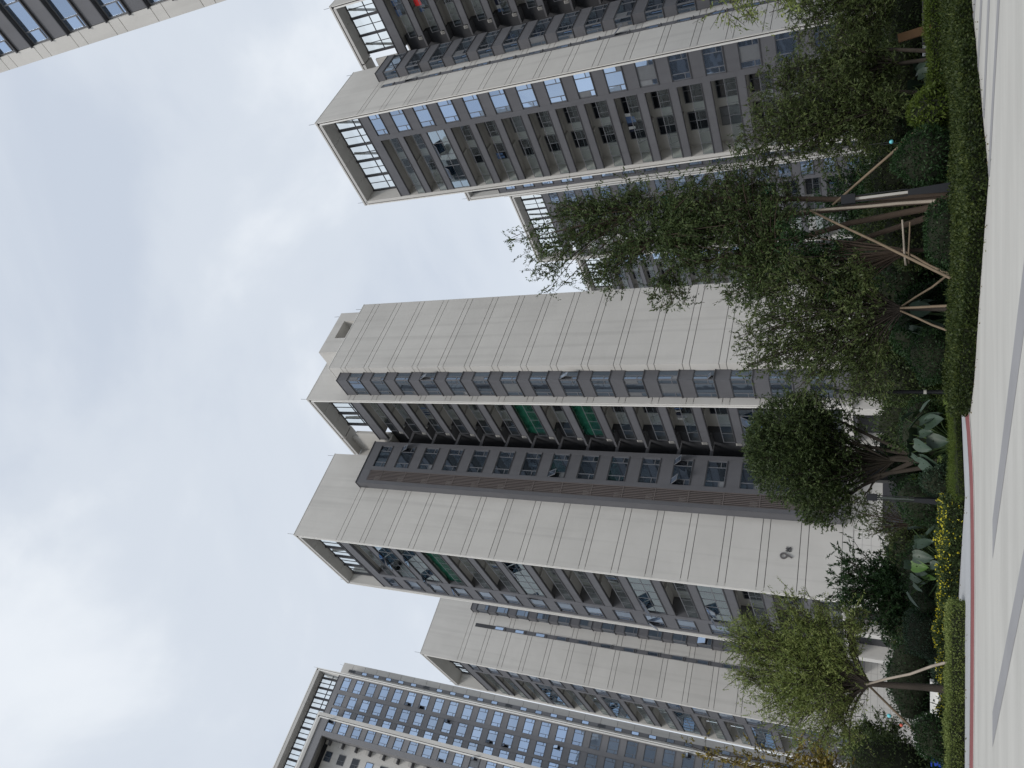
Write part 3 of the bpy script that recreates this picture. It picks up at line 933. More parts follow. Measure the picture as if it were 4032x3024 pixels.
GRND = mat('dry_ground', (0.24, 0.235, 0.20), 0.95, 0.25, 0.2)
PAVE = mat('pavement_slabs', (0.50, 0.49, 0.47), 0.85, 0.1, 0.5)
sheet('ground', [(-900, -900), (900, -900), (900, 900), (-900, 900)], -0.03, GRND)
sheet('planting_bed', [(-30, 21), (-0.5, 20), (3.95, 16.7), (30, 35), (24, 46), (-26, 46)], -0.026, SOIL)
sheet('pavement', [(-60, 46.5), (70, 46.5), (110, 160), (-110, 160)], -0.02, PAVE)
sheet('plaza', [(-80, -30), (80, -30), (80, 69), (60, 56), (8.81, 20.21), (3.91, 16.78), (2.21, 18.2), (0.05, 19.7), (-0.61, 20.6),
                (0.8, 23.6), (-0.78, 23.15), (-2.82, 22.05), (-4.39, 23.15), (-6.6, 24.6), (-6.9, 22.0), (-80, 24)], 0.0, CONC)
def strip(name, pts, w, z, m, kind='structure'):
    L_, R_ = [], []
    for i, p in enumerate(pts):
        a = Vector(pts[max(i - 1, 0)]); b = Vector(pts[min(i + 1, len(pts) - 1)])
        d = (b - a).normalized(); n = Vector((-d.y, d.x))
        L_.append(Vector(p) + n * w / 2); R_.append(Vector(p) - n * w / 2)
    mb = MB()
    for i in range(len(pts) - 1):
        mb.poly([(*R_[i], z), (*R_[i + 1], z), (*L_[i + 1], z), (*L_[i], z)])
    o = mb.build(name, m)
    return tag(o, kind=kind)
REDL = [(-40, 22.2), (-9, 20.32), (-7, 20.1), (-4.75, 19.97), (-3.6, 20.0), (-2.85, 20.1), (-2.3, 20.22), (-1.9, 20.42), (-1.3, 20.85), (-0.63, 21.5), (0.3, 22.6)]
strip('red_paving_strip', REDL, 0.86, 0.006, REDP)
strip('edge_line', [(x + (0.0 if i < 7 else 0.12), y - 0.5) for i, (x, y) in enumerate(REDL)], 0.07, 0.010, WHITE)
sheet('footpath', [(-40, 22.75), (-9, 20.84), (-7, 20.62), (-4.75, 20.48), (-3.0, 20.6), (-2.1, 20.86), (-1.2, 21.55), (-0.4, 22.6), (0.4, 23.4),
                   (-0.78, 23.12), (-2.82, 22.02), (-4.39, 23.12), (-6.5, 24.5), (-6.85, 21.98), (-40, 23.4)], 0.005, PATHM)
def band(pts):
    sheet('shadow_strip', pts, 0.004, BAND)  # flat sheet in shadow colour laid over the plaza
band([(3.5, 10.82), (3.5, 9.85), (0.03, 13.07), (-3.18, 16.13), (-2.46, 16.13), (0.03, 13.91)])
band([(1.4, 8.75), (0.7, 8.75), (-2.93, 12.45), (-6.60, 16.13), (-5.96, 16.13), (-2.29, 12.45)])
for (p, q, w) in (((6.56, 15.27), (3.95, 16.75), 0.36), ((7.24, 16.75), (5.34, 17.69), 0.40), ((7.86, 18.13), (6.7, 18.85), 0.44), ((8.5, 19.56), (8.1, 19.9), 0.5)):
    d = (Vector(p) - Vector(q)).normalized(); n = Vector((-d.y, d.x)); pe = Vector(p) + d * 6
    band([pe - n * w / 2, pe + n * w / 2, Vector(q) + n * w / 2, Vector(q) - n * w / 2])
sheet('lawn', [(-1.6, 25.2), (1.2, 25.0), (2.0, 37), (-4.5, 37)], -0.012, LAWNM)

# ================================================================== vegetation helpers
def leaf_mesh(name, C, D, ln, wd, m, tone=None, curl=0.15):
    """C centres, D unit tip directions, one folded quad (two triangles) per leaf"""
    n = len(C)
    S = rng.normal(size=(n, 3))
    S -= (S * D).sum(1, keepdims=True) * D
    S /= np.linalg.norm(S, axis=1, keepdims=True) + 1e-9
    Nn = np.cross(D, S)
    ln = ln * rng.uniform(0.65, 1.3, (n, 1)); wd = wd * rng.uniform(0.7, 1.25, (n, 1))
    V = np.empty((n, 4, 3))
    V[:, 0] = C - D * ln * 0.5
    V[:, 1] = C + S * wd * 0.5 + Nn * wd * curl
    V[:, 2] = C + D * ln * 0.5
    V[:, 3] = C - S * wd * 0.5 + Nn * wd * curl
    me = bpy.data.meshes.new(name)
    me.vertices.add(n * 4)
    me.vertices.foreach_set('co', V.reshape(-1).astype(np.float32))
    me.loops.add(n * 4)
    me.loops.foreach_set('vertex_index', np.arange(n * 4, dtype=np.int32))
    me.polygons.add(n)
    me.polygons.foreach_set('loop_start', np.arange(0, n * 4, 4, dtype=np.int32))
    me.polygons.foreach_set('loop_total', np.full(n, 4, dtype=np.int32))
    at = me.attributes.new('tone', 'FLOAT', 'POINT')
    t = rng.uniform(0, 1, n) if tone is None else tone
    at.data.foreach_set('value', np.repeat(t, 4).astype(np.float32))
    me.materials.append(m)
    me.update(calc_edges=True)
    return me

def unit(a):
    return a / (np.linalg.norm(a, axis=1, keepdims=True) + 1e-9)

def twig_leaves(blobs, per, tl, droop=0.0, up=0.3, shell=0.55):
    """leaves set along short twigs that fill ellipsoids, denser towards their skins"""
    C, D, T, TW = [], [], [], []
    for (cx, cy, cz, rx, ry, rz, nt) in blobs:
        d = unit(rng.normal(size=(nt, 3)))
        r = rng.uniform(0, 1, (nt, 1)) ** shell
        r = np.where(rng.uniform(0, 1, (nt, 1)) < 0.12, r * rng.uniform(1.0, 1.22, (nt, 1)), r)
        base = np.array([cx, cy, cz]) + d * r * np.array([rx, ry, rz])
        dr = unit(d * np.array([1, 1, 0.6]) + rng.normal(size=(nt, 3)) * 0.55 + np.array([0, 0, up]))
        tn = np.clip(rng.normal(0.5, 0.22, nt), 0, 1)
        TW.append((base, dr))
        for j in range(per):
            f = (j + rng.uniform(0, 1, (nt, 1))) / per
            p = base + dr * tl * (f - 0.3) + rng.normal(size=(nt, 3)) * tl * 0.07 - np.array([0, 0, 1]) * (f ** 2) * droop
            ld = unit(dr * 0.7 + rng.normal(size=(nt, 3)) * 0.75 - np.array([0, 0, 1]) * droop * 1.5)
            C.append(p); D.append(ld); T.append(np.clip(tn + rng.normal(0, 0.13, nt), 0, 1))
    return np.concatenate(C), np.concatenate(D), np.concatenate(T), TW

def limb(mb, a, b, r0, r1, wig=0.12, n=4, sides=6):
    a, b = Vector(a), Vector(b)
    L_ = (b - a).length
    pts, rad = [], []
    for i in range(n + 1):
        t = i / n
        p = a.lerp(b, t)
        if 0 < i < n:
            p += Vector((rnd.gauss(0, 1), rnd.gauss(0, 1), rnd.gauss(0, 0.5))) * L_ * wig * 0.35
        p.z -= 0.0
        pts.append(p); rad.append(r0 + (r1 - r0) * t)
    mb.tube(pts, rad, sides)
    return pts

BARK = mat('bark', (0.045, 0.037, 0.030), 0.9, 0.25, 5, stretch=(1, 1, 0.25), bump=0.6, bscale=30)
BARKR = mat('reddish_bark', (0.060, 0.044, 0.033), 0.9, 0.25, 5, stretch=(1, 1, 0.25), bump=0.5, bscale=30)
POLE = mat('peeled_pole', (0.19, 0.145, 0.10), 0.8, 0.2, 4, stretch=(1, 1, 0.3), bump=0.3, bscale=25)
POLEW = mat('pale_pole', (0.33, 0.285, 0.235), 0.8, 0.2, 4, stretch=(1, 1, 0.3))
L_DARK = leafmat('dark_leaf', [(0.010, 0.026, 0.010), (0.022, 0.052, 0.018), (0.045, 0.088, 0.030)])
L_MID = leafmat('mid_leaf', [(0.028, 0.046, 0.018), (0.060, 0.090, 0.032), (0.112, 0.150, 0.052)])
L_OLIVE = leafmat('olive_leaf', [(0.038, 0.054, 0.020), (0.072, 0.100, 0.034), (0.128, 0.158, 0.054)])
L_LIGHT = leafmat('light_leaf', [(0.090, 0.128, 0.036), (0.175, 0.220, 0.064), (0.265, 0.300, 0.098)])
L_LIME = leafmat('lime_leaf', [(0.040, 0.068, 0.012), (0.080, 0.118, 0.020), (0.130, 0.170, 0.034)])
L_GOLD = leafmat('golden_leaf', [(0.12, 0.12, 0.03), (0.24, 0.19, 0.045), (0.36, 0.26, 0.06)])
L_HEDGE = leafmat('hedge_leaf', [(0.016, 0.028, 0.009), (0.040, 0.060, 0.016), (0.095, 0.118, 0.030)])
L_BLUE = leafmat('bluish_leaf', [(0.018, 0.035, 0.022), (0.040, 0.070, 0.042), (0.075, 0.115, 0.065)])
L_FLOW = leafmat('yellow_petal', [(0.68, 0.58, 0.02), (0.78, 0.70, 0.05), (0.82, 0.76, 0.12)], 0.25)
L_ORNG = leafmat('orange_petal', [(0.5, 0.16, 0.06), (0.6, 0.2, 0.08), (0.65, 0.25, 0.1)], 0.2)
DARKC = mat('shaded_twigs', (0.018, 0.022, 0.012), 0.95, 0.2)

def bez(a, c, b, t):
    return a * (1 - t) ** 2 + c * 2 * t * (1 - t) + b * t ** 2

def tree(name, label, base, forks, blobs, leaf, lsize, per=9, tl=0.4, droop=0.05, bark=None, trunk_r=0.09, stems=None, sub=3, up=0.3, shell=0.55, group=None, twigs=0.3, fill=0.25, lpn=34, tstart=0.3, vase=0.45):
    """stems: trunks. From the nearest fork curved limbs fan out into every crown lobe and carry leafy twigs along
    their outer part; a share `fill` of the twigs is spread loosely through the lobe"""
    root = thing(name, label, 'tree', base, 0, group)
    bx_ = np.array(base, float)
    mb = MB()
    ends = []
    for st in (stems or []):
        pts = [Vector(p) - Vector(base) for p in st]
        n = len(pts)
        mb.tube(pts, [trunk_r * (1.0 - 0.5 * i / max(1, n - 1)) for i in range(n)], 8)
        ends.append(np.array(st[-1], float))
    fk0 = None if forks is None else np.array(forks, float)
    C, D, T = [], [], []
    for (cx, cy, cz, rx, ry, rz, nt) in blobs:
        c = np.array([cx, cy, cz]); rr_ = np.array([rx, ry, rz])
        f = fk0 if fk0 is not None else min(ends, key=lambda q: np.linalg.norm(q - c))
        n0 = int(nt * fill)
        d = unit(rng.normal(size=(n0, 3)))
        rad = rng.uniform(0, 1, (n0, 1)) ** shell
        Bs = [c + d * rad * rr_]
        Dr = [unit(d * np.array([1, 1, .6]) + rng.normal(size=(n0, 3)) * .5 + np.array([0, 0, up]))]
        nl = max(5, int(nt / lpn))
        m = max(1, int(nt * (1 - fill) / nl))
        for q in range(nl):
            dd = unit(rng.normal(size=(1, 3)) + np.array([[0, 0, up]]))[0]
            e_ = c + dd * rr_ * rng.uniform(0.55, 1.08)
            L_ = np.linalg.norm(e_ - f)
            ct = f + (e_ - f) * 0.35 + np.array([rng.normal(0, .07), rng.normal(0, .07), vase * 0.5]) * L_
            ts = np.linspace(0, 1, 7)
            pl = [Vector(bez(f, ct, e_, t) - bx_) for t in ts]
            r0 = trunk_r * rng.uniform(0.16, 0.34)
            mb.tube(pl, [r0 * (1 - 0.82 * t) + 0.004 for t in ts], 5, cap=False)
            t = tstart + (1 - tstart) * rng.uniform(0, 1, (m, 1)) ** 0.8
            p = bez(f, ct, e_, t) + rng.normal(size=(m, 3)) * rr_ * 0.16
            tg = unit((ct - f) * (1 - t) + (e_ - ct) * t)
            Bs.append(p); Dr.append(unit(tg * 0.75 + rng.normal(size=(m, 3)) * 0.55 + np.array([0, 0, up * .4])))
        base_ = np.concatenate(Bs); dr = np.concatenate(Dr); n_ = len(base_)
        tn = np.clip(rng.normal(0.5, 0.2, n_), 0, 1)
        ln_ = tl * rng.uniform(0.6, 1.5, (n_, 1))
        for k in range(per):
            fr = (k + rng.uniform(0, 1, (n_, 1))) / per
            p = base_ + dr * ln_ * (fr - 0.25) + rng.normal(size=(n_, 3)) * tl * 0.06 - np.array([0, 0, 1]) * fr ** 2 * droop
            C.append(p); D.append(unit(dr * 0.9 + rng.normal(size=(n_, 3)) * 0.62 - np.array([0, 0, 1]) * droop * 1.5))
            T.append(np.clip(tn + rng.normal(0, 0.12, n_), 0, 1))
        for i in range(int(n_ * twigs)):
            a = Vector(base_[i] - bx_); v = Vector(dr[i]) * float(ln_[i, 0])
            mb.tube([a - v * 0.5, a + v * 0.7], [0.009, 0.004], 3, cap=False)
    mb.build('trunk', bark or BARK, root, smooth=True)
    me = leaf_mesh('crown', np.concatenate(C) - bx_, np.concatenate(D), lsize[0], lsize[1], leaf, np.concatenate(T))
    link(bpy.data.objects.new('crown', me), root)
    return root

def ball(name, label, c, r, leaf, n, ls=(0.07, 0.035), cat='shrub', group=None, flat=1.0, lump=0.10):
    root = thing(name, label, cat, (c[0], c[1], 0), 0, group)
    mb = MB(); nu, nv = 14, 8
    ph = [rnd.uniform(0, 6) for _ in range(6)]
    def rr(dx, dy, dz):
        return 1 + lump * (math.sin(3 * dx + ph[0]) * math.sin(3 * dy + ph[1]) + 0.6 * math.sin(5 * dz + 4 * dx + ph[2]) + 0.4 * math.sin(7 * dy + 6 * dz + ph[3]))
    vs = []
    for j in range(nv + 1):
        th = math.pi * j / nv
        for i in range(nu):
            a = 2 * math.pi * i / nu
            d = (math.sin(th) * math.cos(a), math.sin(th) * math.sin(a), math.cos(th))
            k = rr(*d) * 0.86
            vs.append((d[0] * r[0] * k, d[1] * r[1] * k, c[2] + d[2] * r[2] * k))
    mb.v = vs
    for j in range(nv):
        for i in range(nu):
            i2 = (i + 1) % nu
            mb.f.append((j * nu + i, (j + 1) * nu + i, (j + 1) * nu + i2, j * nu + i2)); mb.m.append(0)
    if c[2] - r[2] > 0.02:
        mb.tube([(0, 0, 0), (0, 0, c[2])], [0.05, 0.04], 6)
    mb.build('twig_core', DARKC, root, smooth=True)
    d = unit(rng.normal(size=(n, 3)))
    k = np.array([rr(*q) for q in d])[:, None] * rng.uniform(0.84, 1.06, (n, 1))
    P = np.array([0, 0, c[2]]) + d * k * np.array(r)
    keep = P[:, 2] > 0.02
    P, d = P[keep], d[keep]
    D = unit(d + rng.normal(size=P.shape) * 0.7)
    cl = np.sin(P[:, 0] * 9 + ph[4]) * np.sin(P[:, 1] * 8 + P[:, 2] * 9 + ph[5]) * 0.16
    T = np.clip(rng.normal(0.5, 0.2, len(P)) + cl, 0, 1)
    link(bpy.data.objects.new('foliage', leaf_mesh('foliage', P, D, ls[0], ls[1], leaf, T)), root)
    return root

def inpoly(P, poly):
    x, y = P[:, 0], P[:, 1]
    ins = np.zeros(len(P), bool)
    n = len(poly); j = n - 1
    for i in range(n):
        xi, yi = poly[i]; xj, yj = poly[j]
        cond = ((yi > y) != (yj > y)) & (x < (xj - xi) * (y - yi) / (yj - yi + 1e-12) + xi)
        ins ^= cond; j = i
    return ins

def hedge(name, label, poly, h, leaf, dens, ls=(0.055, 0.03), cat='hedge', flowers=None, wav=0.05, z0=0.0, leaf_top=None, group=None):
    cx = sum(p[0] for p in poly) / len(poly); cy = sum(p[1] for p in poly) / len(poly)
    root = thing(name, label, cat, (cx, cy, z0), 0, group)
    ins = [((p[0] - cx) * 0.96 , (p[1] - cy) * 0.96 ) for p in poly]
    # inset core
    A_ = 0
    for i in range(len(poly)):
        p, q = poly[i], poly[(i + 1) % len(poly)]
        A_ += p[0] * q[1] - q[0] * p[1]
    core = []
    n = len(poly)
    sg = 1 if A_ > 0 else -1
    for i in range(n):
        a, b, c = Vector(poly[i - 1]), Vector(poly[i]), Vector(poly[(i + 1) % n])
        d1, d2 = (b - a).normalized(), (c - b).normalized()
        nn = (Vector((-d1.y, d1.x)) + Vector((-d2.y, d2.x)))
        nn = nn.normalized() * sg
        q = b + nn * 0.09
        core.append((q.x - cx, q.y - cy))
    MB().prism(core if sg > 0 else core[::-1], 0.0, h - 0.10).build('twig_core', DARKC, root)
    def zh(P):
        return h + wav * (np.sin(P[:, 0] * 2.1 + 1) * np.sin(P[:, 1] * 1.7) + 0.6 * np.sin(P[:, 0] * 5.3 + P[:, 1] * 4.1) + 0.5 * np.sin(P[:, 0] * 11 + P[:, 1] * 9))
    xs = [p[0] for p in poly]; ys = [p[1] for p in poly]
    bb = (min(xs), max(xs), min(ys), max(ys))
    N = int(dens * (bb[1] - bb[0]) * (bb[3] - bb[2]))
    P = np.stack([rng.uniform(bb[0] - .03, bb[1] + .03, N), rng.uniform(bb[2] - .03, bb[3] + .03, N)], 1)
    P = P[inpoly(P, poly)]
    z = zh(P) + rng.normal(0, 0.035, len(P))
    top = np.column_stack([P, z]); nd = np.tile([0, 0, 1.0], (len(P), 1))
    Cs, Ns = [top], [nd]
    ar = abs(A_) / 2
    for i in range(n):
        a, b = np.array(poly[i]), np.array(poly[(i + 1) % n])
        Ln = np.linalg.norm(b - a); m = int(dens * Ln * h * 1.15)
        if m < 2: continue
        t = rng.uniform(0, 1, (m, 1)); q = a + (b - a) * t
        d = (b - a) / Ln; nrm = np.array([d[1], -d[0]]) * sg
        off = rng.normal(0.0, 0.035, (m, 1)) + 0.03 * np.sin(t * Ln * 3.1) + 0.02 * np.sin(t * Ln * 9)
        q = q + nrm * off
        zz = rng.uniform(0.02, 1, m) * zh(q)
        Cs.append(np.column_stack([q, zz])); Ns.append(np.tile([nrm[0], nrm[1], 0.15], (m, 1)))
    C = np.concatenate(Cs); Nn = np.concatenate(Ns)
    D = unit(Nn + rng.normal(size=C.shape) * 0.75)
    T = np.clip(rng.normal(0.36, 0.2, len(C)) + 0.16 * Nn[:, 2] + 0.14 * np.sin(C[:, 0] * 7) * np.sin(C[:, 1] * 6 + C[:, 2] * 8), 0, 1)  # upward leaves toned lighter: sky light on the top put into leaf colour
    O = np.array([cx, cy, 0])
    link(bpy.data.objects.new('foliage', leaf_mesh('foliage', C - O, D, ls[0], ls[1], leaf, T)), root)
    if flowers:
        fm, fn, fs = flowers
        idx = rng.choice(len(C), fn)
        kw = rng.uniform(0, 1, fn) < np.clip((C[idx, 2] / h) ** 2.5, 0.16, 0.8)
        idx = idx[kw]
        # five petals per bloom
        Cc = np.repeat(C[idx] + Nn[idx] * 0.03, 4, 0); Dd = unit(rng.normal(size=Cc.shape) + np.repeat(Nn[idx], 4, 0) * 0.6)
        fo = link(bpy.data.objects.new('blossom', leaf_mesh('blossom', Cc + Dd * fs * 0.5 - O, Dd, fs, fs * 0.8, fm)), root)
        fo['kind'] = 'stuff'
    return root

def bigleaf_plant(name, label, base, leaves, m, cat='plant'):
    """taro-like clump: each leaf blade is a part with its stalk joined to it; (dx, dy, z, size, yaw, pitch)"""
    root = thing(name, label, cat, base)
    for (dx, dy, z, s, yaw, pit) in leaves:
        mb = MB()
        tip = Vector((dx, dy, z))
        mb.tube([(dx * 0.1, dy * 0.1, 0), (dx * 0.55, dy * 0.55, z * 0.6), tip - Vector((0, 0, 0.10 * s))], [0.03, 0.024, 0.015], 5, 1)
        rows = [(-0.30, 0.30, .02), (-0.12, 0.43, .0), (0.12, 0.46, .0), (0.40, 0.40, -.03), (0.68, 0.26, -.09), (0.88, 0.12, -.15), (1.0, 0.0, -.2)]
        Mx = Matrix.Translation(tip) @ Matrix.Rotation(yaw, 4, 'Z') @ Matrix.Rotation(pit, 4, 'Y')
        b0 = len(mb.v)
        for (u_, w_, zz) in rows:
            wob = rnd.uniform(-.02, .02)
            for sgn in (-1, -0.5, 0, 0.5, 1):
                mb.v.append(tuple(Mx @ Vector(((u_ + (0.06 if abs(sgn) == .5 else 0)) * s, w_ * sgn * s, (zz + (0.10 * abs(sgn)) - 0.10 + wob * sgn) * s))))
        for i in range(len(rows) - 1):
            for j in range(4):
                k = b0 + i * 5 + j
                mb.f.append((k, k + 1, k + 6, k + 5)); mb.m.append(0)
        mb.build('leaf', [m, STALK], root, smooth=True)
    return root
STALK = mat('green_stalk', (0.06, 0.10, 0.035), 0.6, 0.1)

def pole(label, a, b, r=0.045, m=None, group='tree support poles'):
    m = m or POLE; r *= 0.74
    a, b = Vector(a), Vector(b)
    mid = a.lerp(b, 0.5) + Vector((rnd.uniform(-.03, .03), rnd.uniform(-.03, .03), rnd.uniform(-.02, .02)))
    o = MB().tube([Vector((0, 0, 0)), a.lerp(b, .25) - a + Vector((.01, -.015, .01)), mid - a, a.lerp(b, .75) - a, b - a], [r, r * 1.02, r * .95, r * .9, r * .82], 8).build('support_pole', m, None, a, smooth=True)
    return tag(o, label, 'pole', group)

# ================================================================== hedges and beds
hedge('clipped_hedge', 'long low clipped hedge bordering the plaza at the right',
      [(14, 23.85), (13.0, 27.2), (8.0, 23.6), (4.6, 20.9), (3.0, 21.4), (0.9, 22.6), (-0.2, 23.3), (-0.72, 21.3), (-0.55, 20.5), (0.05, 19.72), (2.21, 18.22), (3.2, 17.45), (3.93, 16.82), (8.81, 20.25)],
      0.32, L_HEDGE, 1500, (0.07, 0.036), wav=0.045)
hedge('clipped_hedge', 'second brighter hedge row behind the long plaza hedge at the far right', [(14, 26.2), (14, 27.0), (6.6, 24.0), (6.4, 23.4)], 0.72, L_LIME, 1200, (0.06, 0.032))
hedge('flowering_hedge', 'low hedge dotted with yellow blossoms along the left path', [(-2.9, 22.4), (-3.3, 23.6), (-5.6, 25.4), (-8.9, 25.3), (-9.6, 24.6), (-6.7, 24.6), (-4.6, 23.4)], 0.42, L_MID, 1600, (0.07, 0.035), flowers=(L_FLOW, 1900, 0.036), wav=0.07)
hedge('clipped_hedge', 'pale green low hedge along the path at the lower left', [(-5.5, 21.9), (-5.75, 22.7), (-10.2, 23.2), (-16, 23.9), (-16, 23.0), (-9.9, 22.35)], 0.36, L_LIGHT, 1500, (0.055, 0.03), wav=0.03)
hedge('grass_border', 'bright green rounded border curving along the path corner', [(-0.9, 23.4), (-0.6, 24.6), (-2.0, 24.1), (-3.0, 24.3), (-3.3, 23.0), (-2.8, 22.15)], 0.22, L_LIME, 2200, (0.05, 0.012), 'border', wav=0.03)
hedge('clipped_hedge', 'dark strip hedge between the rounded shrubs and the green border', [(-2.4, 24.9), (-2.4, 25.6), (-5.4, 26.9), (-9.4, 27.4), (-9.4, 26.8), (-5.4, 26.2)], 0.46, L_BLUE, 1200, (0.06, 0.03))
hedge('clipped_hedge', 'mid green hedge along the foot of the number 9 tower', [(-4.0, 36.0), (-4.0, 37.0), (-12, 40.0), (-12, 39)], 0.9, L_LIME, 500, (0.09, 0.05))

# loose ground cover over the beds, nobody could count it
gp = []
for (x0, x1, y0, y1, n) in ((-0.3, 15, 21.5, 33, 26000), (-16, -0.5, 25.5, 36, 22000), (-20, 20, 33, 44, 12000)):
    gp.append(np.column_stack([rng.uniform(x0, x1, n), rng.uniform(y0, y1, n), np.abs(rng.normal(0.05, 0.13, n))]))
gp = np.concatenate(gp)
okm = ~inpoly(gp, [(-1.7, 25.1), (1.3, 24.9), (2.1, 37), (-4.6, 37)]) & ~inpoly(gp, [(2.9, 16), (14, 23), (10, 16)])
gp = gp[okm]
o = bpy.data.objects.new('ground_cover', leaf_mesh('ground_cover', gp, unit(rng.normal(size=gp.shape) + np.array([0, 0, .8])), 0.16, 0.06, L_DARK))
link(o); tag(o, 'dark leafy ground cover filling the planting beds', 'ground cover', kind='stuff')

# ================================================================== rounded shrubs
ball('round_shrub', 'large dark clipped ball shrub behind the slim lamp in the middle', (-3.57, 26.0, 0.82), (0.78, 0.75, 0.72), L_DARK, 3800)
ball('round_shrub', 'small flat-topped shrub between the lamp and the giant leaves', (-2.85, 25.2, 0.42), (0.5, 0.5, 0.5), L_BLUE, 2200)
ball('round_shrub', 'tall grey green ball shrub behind the yellow flowers', (-7.7, 26.6, 0.66), (0.82, 0.8, 0.70), L_BLUE, 4200)
ball('round_shrub', 'dark shrub squeezed beside the grey green ball shrub', (-6.6, 26.8, 0.62), (0.75, 0.7, 0.62), L_DARK, 3000)
ball('round_shrub', 'glossy dark ball shrub at the foot of the pale green tree', (-9.75, 23.8, 0.56), (0.64, 0.62, 0.58), L_DARK, 3600, lump=0.06)
ball('upright_shrub', 'upright dark shrub right of the big lamp', (5.75, 21.6, 0.85), (0.70, 0.7, 0.78), L_DARK, 3600, (0.10, 0.035))
ball('round_shrub', 'low dark shrub left of the big lamp under the staked tree', (3.75, 21.4, 0.48), (0.85, 0.7, 0.50), L_DARK, 3200)
ball('round_shrub', 'dense dark shrub beside the lime lawn', (0.75, 23.4, 0.62), (0.80, 0.75, 0.62), L_DARK, 3800)
ball('round_shrub', 'leafy shrub with pale new tips right of the upright shrub', (7.15, 22.3, 0.72), (0.62, 0.6, 0.55), L_LIME, 2600, (0.12, 0.045))
ball('round_shrub', 'dark shrub behind the giant leaves', (-1.5, 27.3, 0.7), (1.1, 0.7, 0.75), L_DARK, 3000)
ball('upright_shrub', 'tall mid green shrub behind the thin lamp pole', (0.1, 30.2, 1.15), (0.9, 0.8, 1.15), L_MID, 4200, (0.11, 0.05))
ball('round_shrub', 'bushy shrub mass behind the pale green tree trunk', (-11.6, 33.4, 0.95), (1.7, 0.9, 1.0), L_DARK, 4200, (0.09, 0.045))
ball('upright_shrub', 'big green shrub mass at the lower left edge', (-14.2, 30.5, 1.6), (1.6, 1.2, 1.6), L_MID, 5200, (0.11, 0.055))
ball('round_shrub', 'dark low shrub below the blossoming branchy tree', (-6.2, 28.3, 0.7), (1.2, 0.8, 0.75), L_DARK, 3200)
BGLAB = ['behind the wispy middle tree stems', 'behind the low dark shrub by the big lamp', 'behind the upright shrub by the big lamp', 'behind the shrub with pale new tips', 'behind the dim giant leaves at the right', 'left of the stone bench', 'far back behind the brown stems', 'far back behind the tall tree trunk', 'far back behind the feathery tree by the big lamp', 'between the lime lawn and the wispy tree']
ball('upright_shrub', 'loose green shrub before the entrance columns behind the lawn', (-1.3, 32.5, 1.0), (1.2, 0.9, 1.1), L_MID, 4200, (0.12, 0.05), lump=0.2)
ball('upright_shrub', 'olive shrub behind the slim sapling and the doorway', (-6.7, 33.8, 0.9), (1.1, 0.8, 1.0), L_OLIVE, 3600, (0.12, 0.05), lump=0.2)
bgl = [(2.2, 25.5, .9, 1.0), (4.6, 26, 1.1, 1.2), (6.6, 27.2, 1.2, 1.5), (8.3, 28.6, 1.3, 1.4), (10.4, 29.6, 1.5, 1.6), (12.4, 28.4, 1.3, 1.3), (3.2, 29, 1.4, 1.5), (5.4, 30.5, 1.5, 1.7), (7.6, 32, 1.6, 1.5), (1.8, 28, 1.0, 1.1)]
for i, (x, y, rx, rz) in enumerate(bgl):
    ball('background_shrub', 'rounded background shrub ' + BGLAB[i], (x, y, rz * 0.8), (rx, rx * .8, rz * .85), (L_DARK, L_OLIVE, L_MID)[i % 3], int(2400 * rx), (0.13, 0.06), group='dark shrubs behind the plaza hedge')

for i, (x, y, r, h, lb) in enumerate(((2.4, 33.5, 1.5, 2.3, 'tall dark shrub bank behind the wispy middle tree'), (5.2, 34.2, 1.6, 2.6, 'tall dark shrub bank behind the brown stems'), (8.2, 35.0, 1.7, 2.8, 'tall dark shrub bank behind the big lamp'), (11.3, 36.0, 1.8, 3.0, 'tall dark shrub bank behind the feathery trees'), (14.8, 37.0, 2.0, 3.2, 'tall dark shrub bank at the right edge'), (-9.2, 34.5, 1.5, 1.9, 'tall dark shrub bank behind the blossoming tree'), (-3.0, 38.5, 2.0, 2.0, 'tall dark shrub bank right behind the round clipped tree'), (-0.2, 37.5, 1.6, 2.2, 'tall dark shrub bank before the entrance columns'))):
    ball('shrub_bank', lb, (x, y, h * 0.5), (r, 1.0, h * 0.55), (L_DARK, L_OLIVE)[i % 2], 5200, (0.15, 0.06), lump=0.2)

# ================================================================== giant-leaved plants
TARO = mat('taro_leaf', (0.040, 0.066, 0.044), 0.45, 0.15, 6, spec=0.4)
TAROL = mat('bright_taro_leaf', (0.065, 0.135, 0.02), 0.45, 0.15, 6, spec=0.4)
def clump(n, rx, zmin, zmax, s0, s1):
    out_ = []
    for i in range(n):
        a = 2 * math.pi * i / n + rnd.uniform(-.35, .35)
        k = rnd.uniform(0.45, 1.0)
        out_.append((math.cos(a) * rx * k, math.sin(a) * rx * 0.7 * k, zmin + (zmax - zmin) * rnd.random(), rnd.uniform(s0, s1), a + rnd.uniform(-.4, .4), rnd.uniform(0.35, 1.25)))
    return out_
bigleaf_plant('elephant_ear_plant', 'giant leaved grey green plant right of the round clipped tree', (-1.75, 25.8, 0), clump(22, 1.05, 0.4, 1.40, 0.30, 0.55), TARO)
bigleaf_plant('elephant_ear_plant', 'giant leaved plant with one bright leaf beneath the number 9', (-5.5, 26.2, 0), clump(22, 1.15, 0.4, 1.25, 0.26, 0.48), TARO)
bigleaf_plant('elephant_ear_plant', 'single bright green giant leaf sprout amid the grey green leaves', (-5.55, 25.75, 0), [(0.05, 0.0, 1.05, 0.42, -1.4, 0.9), (-0.22, 0.1, 0.8, 0.36, -2.2, 1.1)], TAROL)
bigleaf_plant('elephant_ear_plant', 'dim giant leaved plant among the trunks at the right', (9.0, 25.6, 0), clump(12, 0.85, 0.65, 1.25, 0.36, 0.55), TARO)
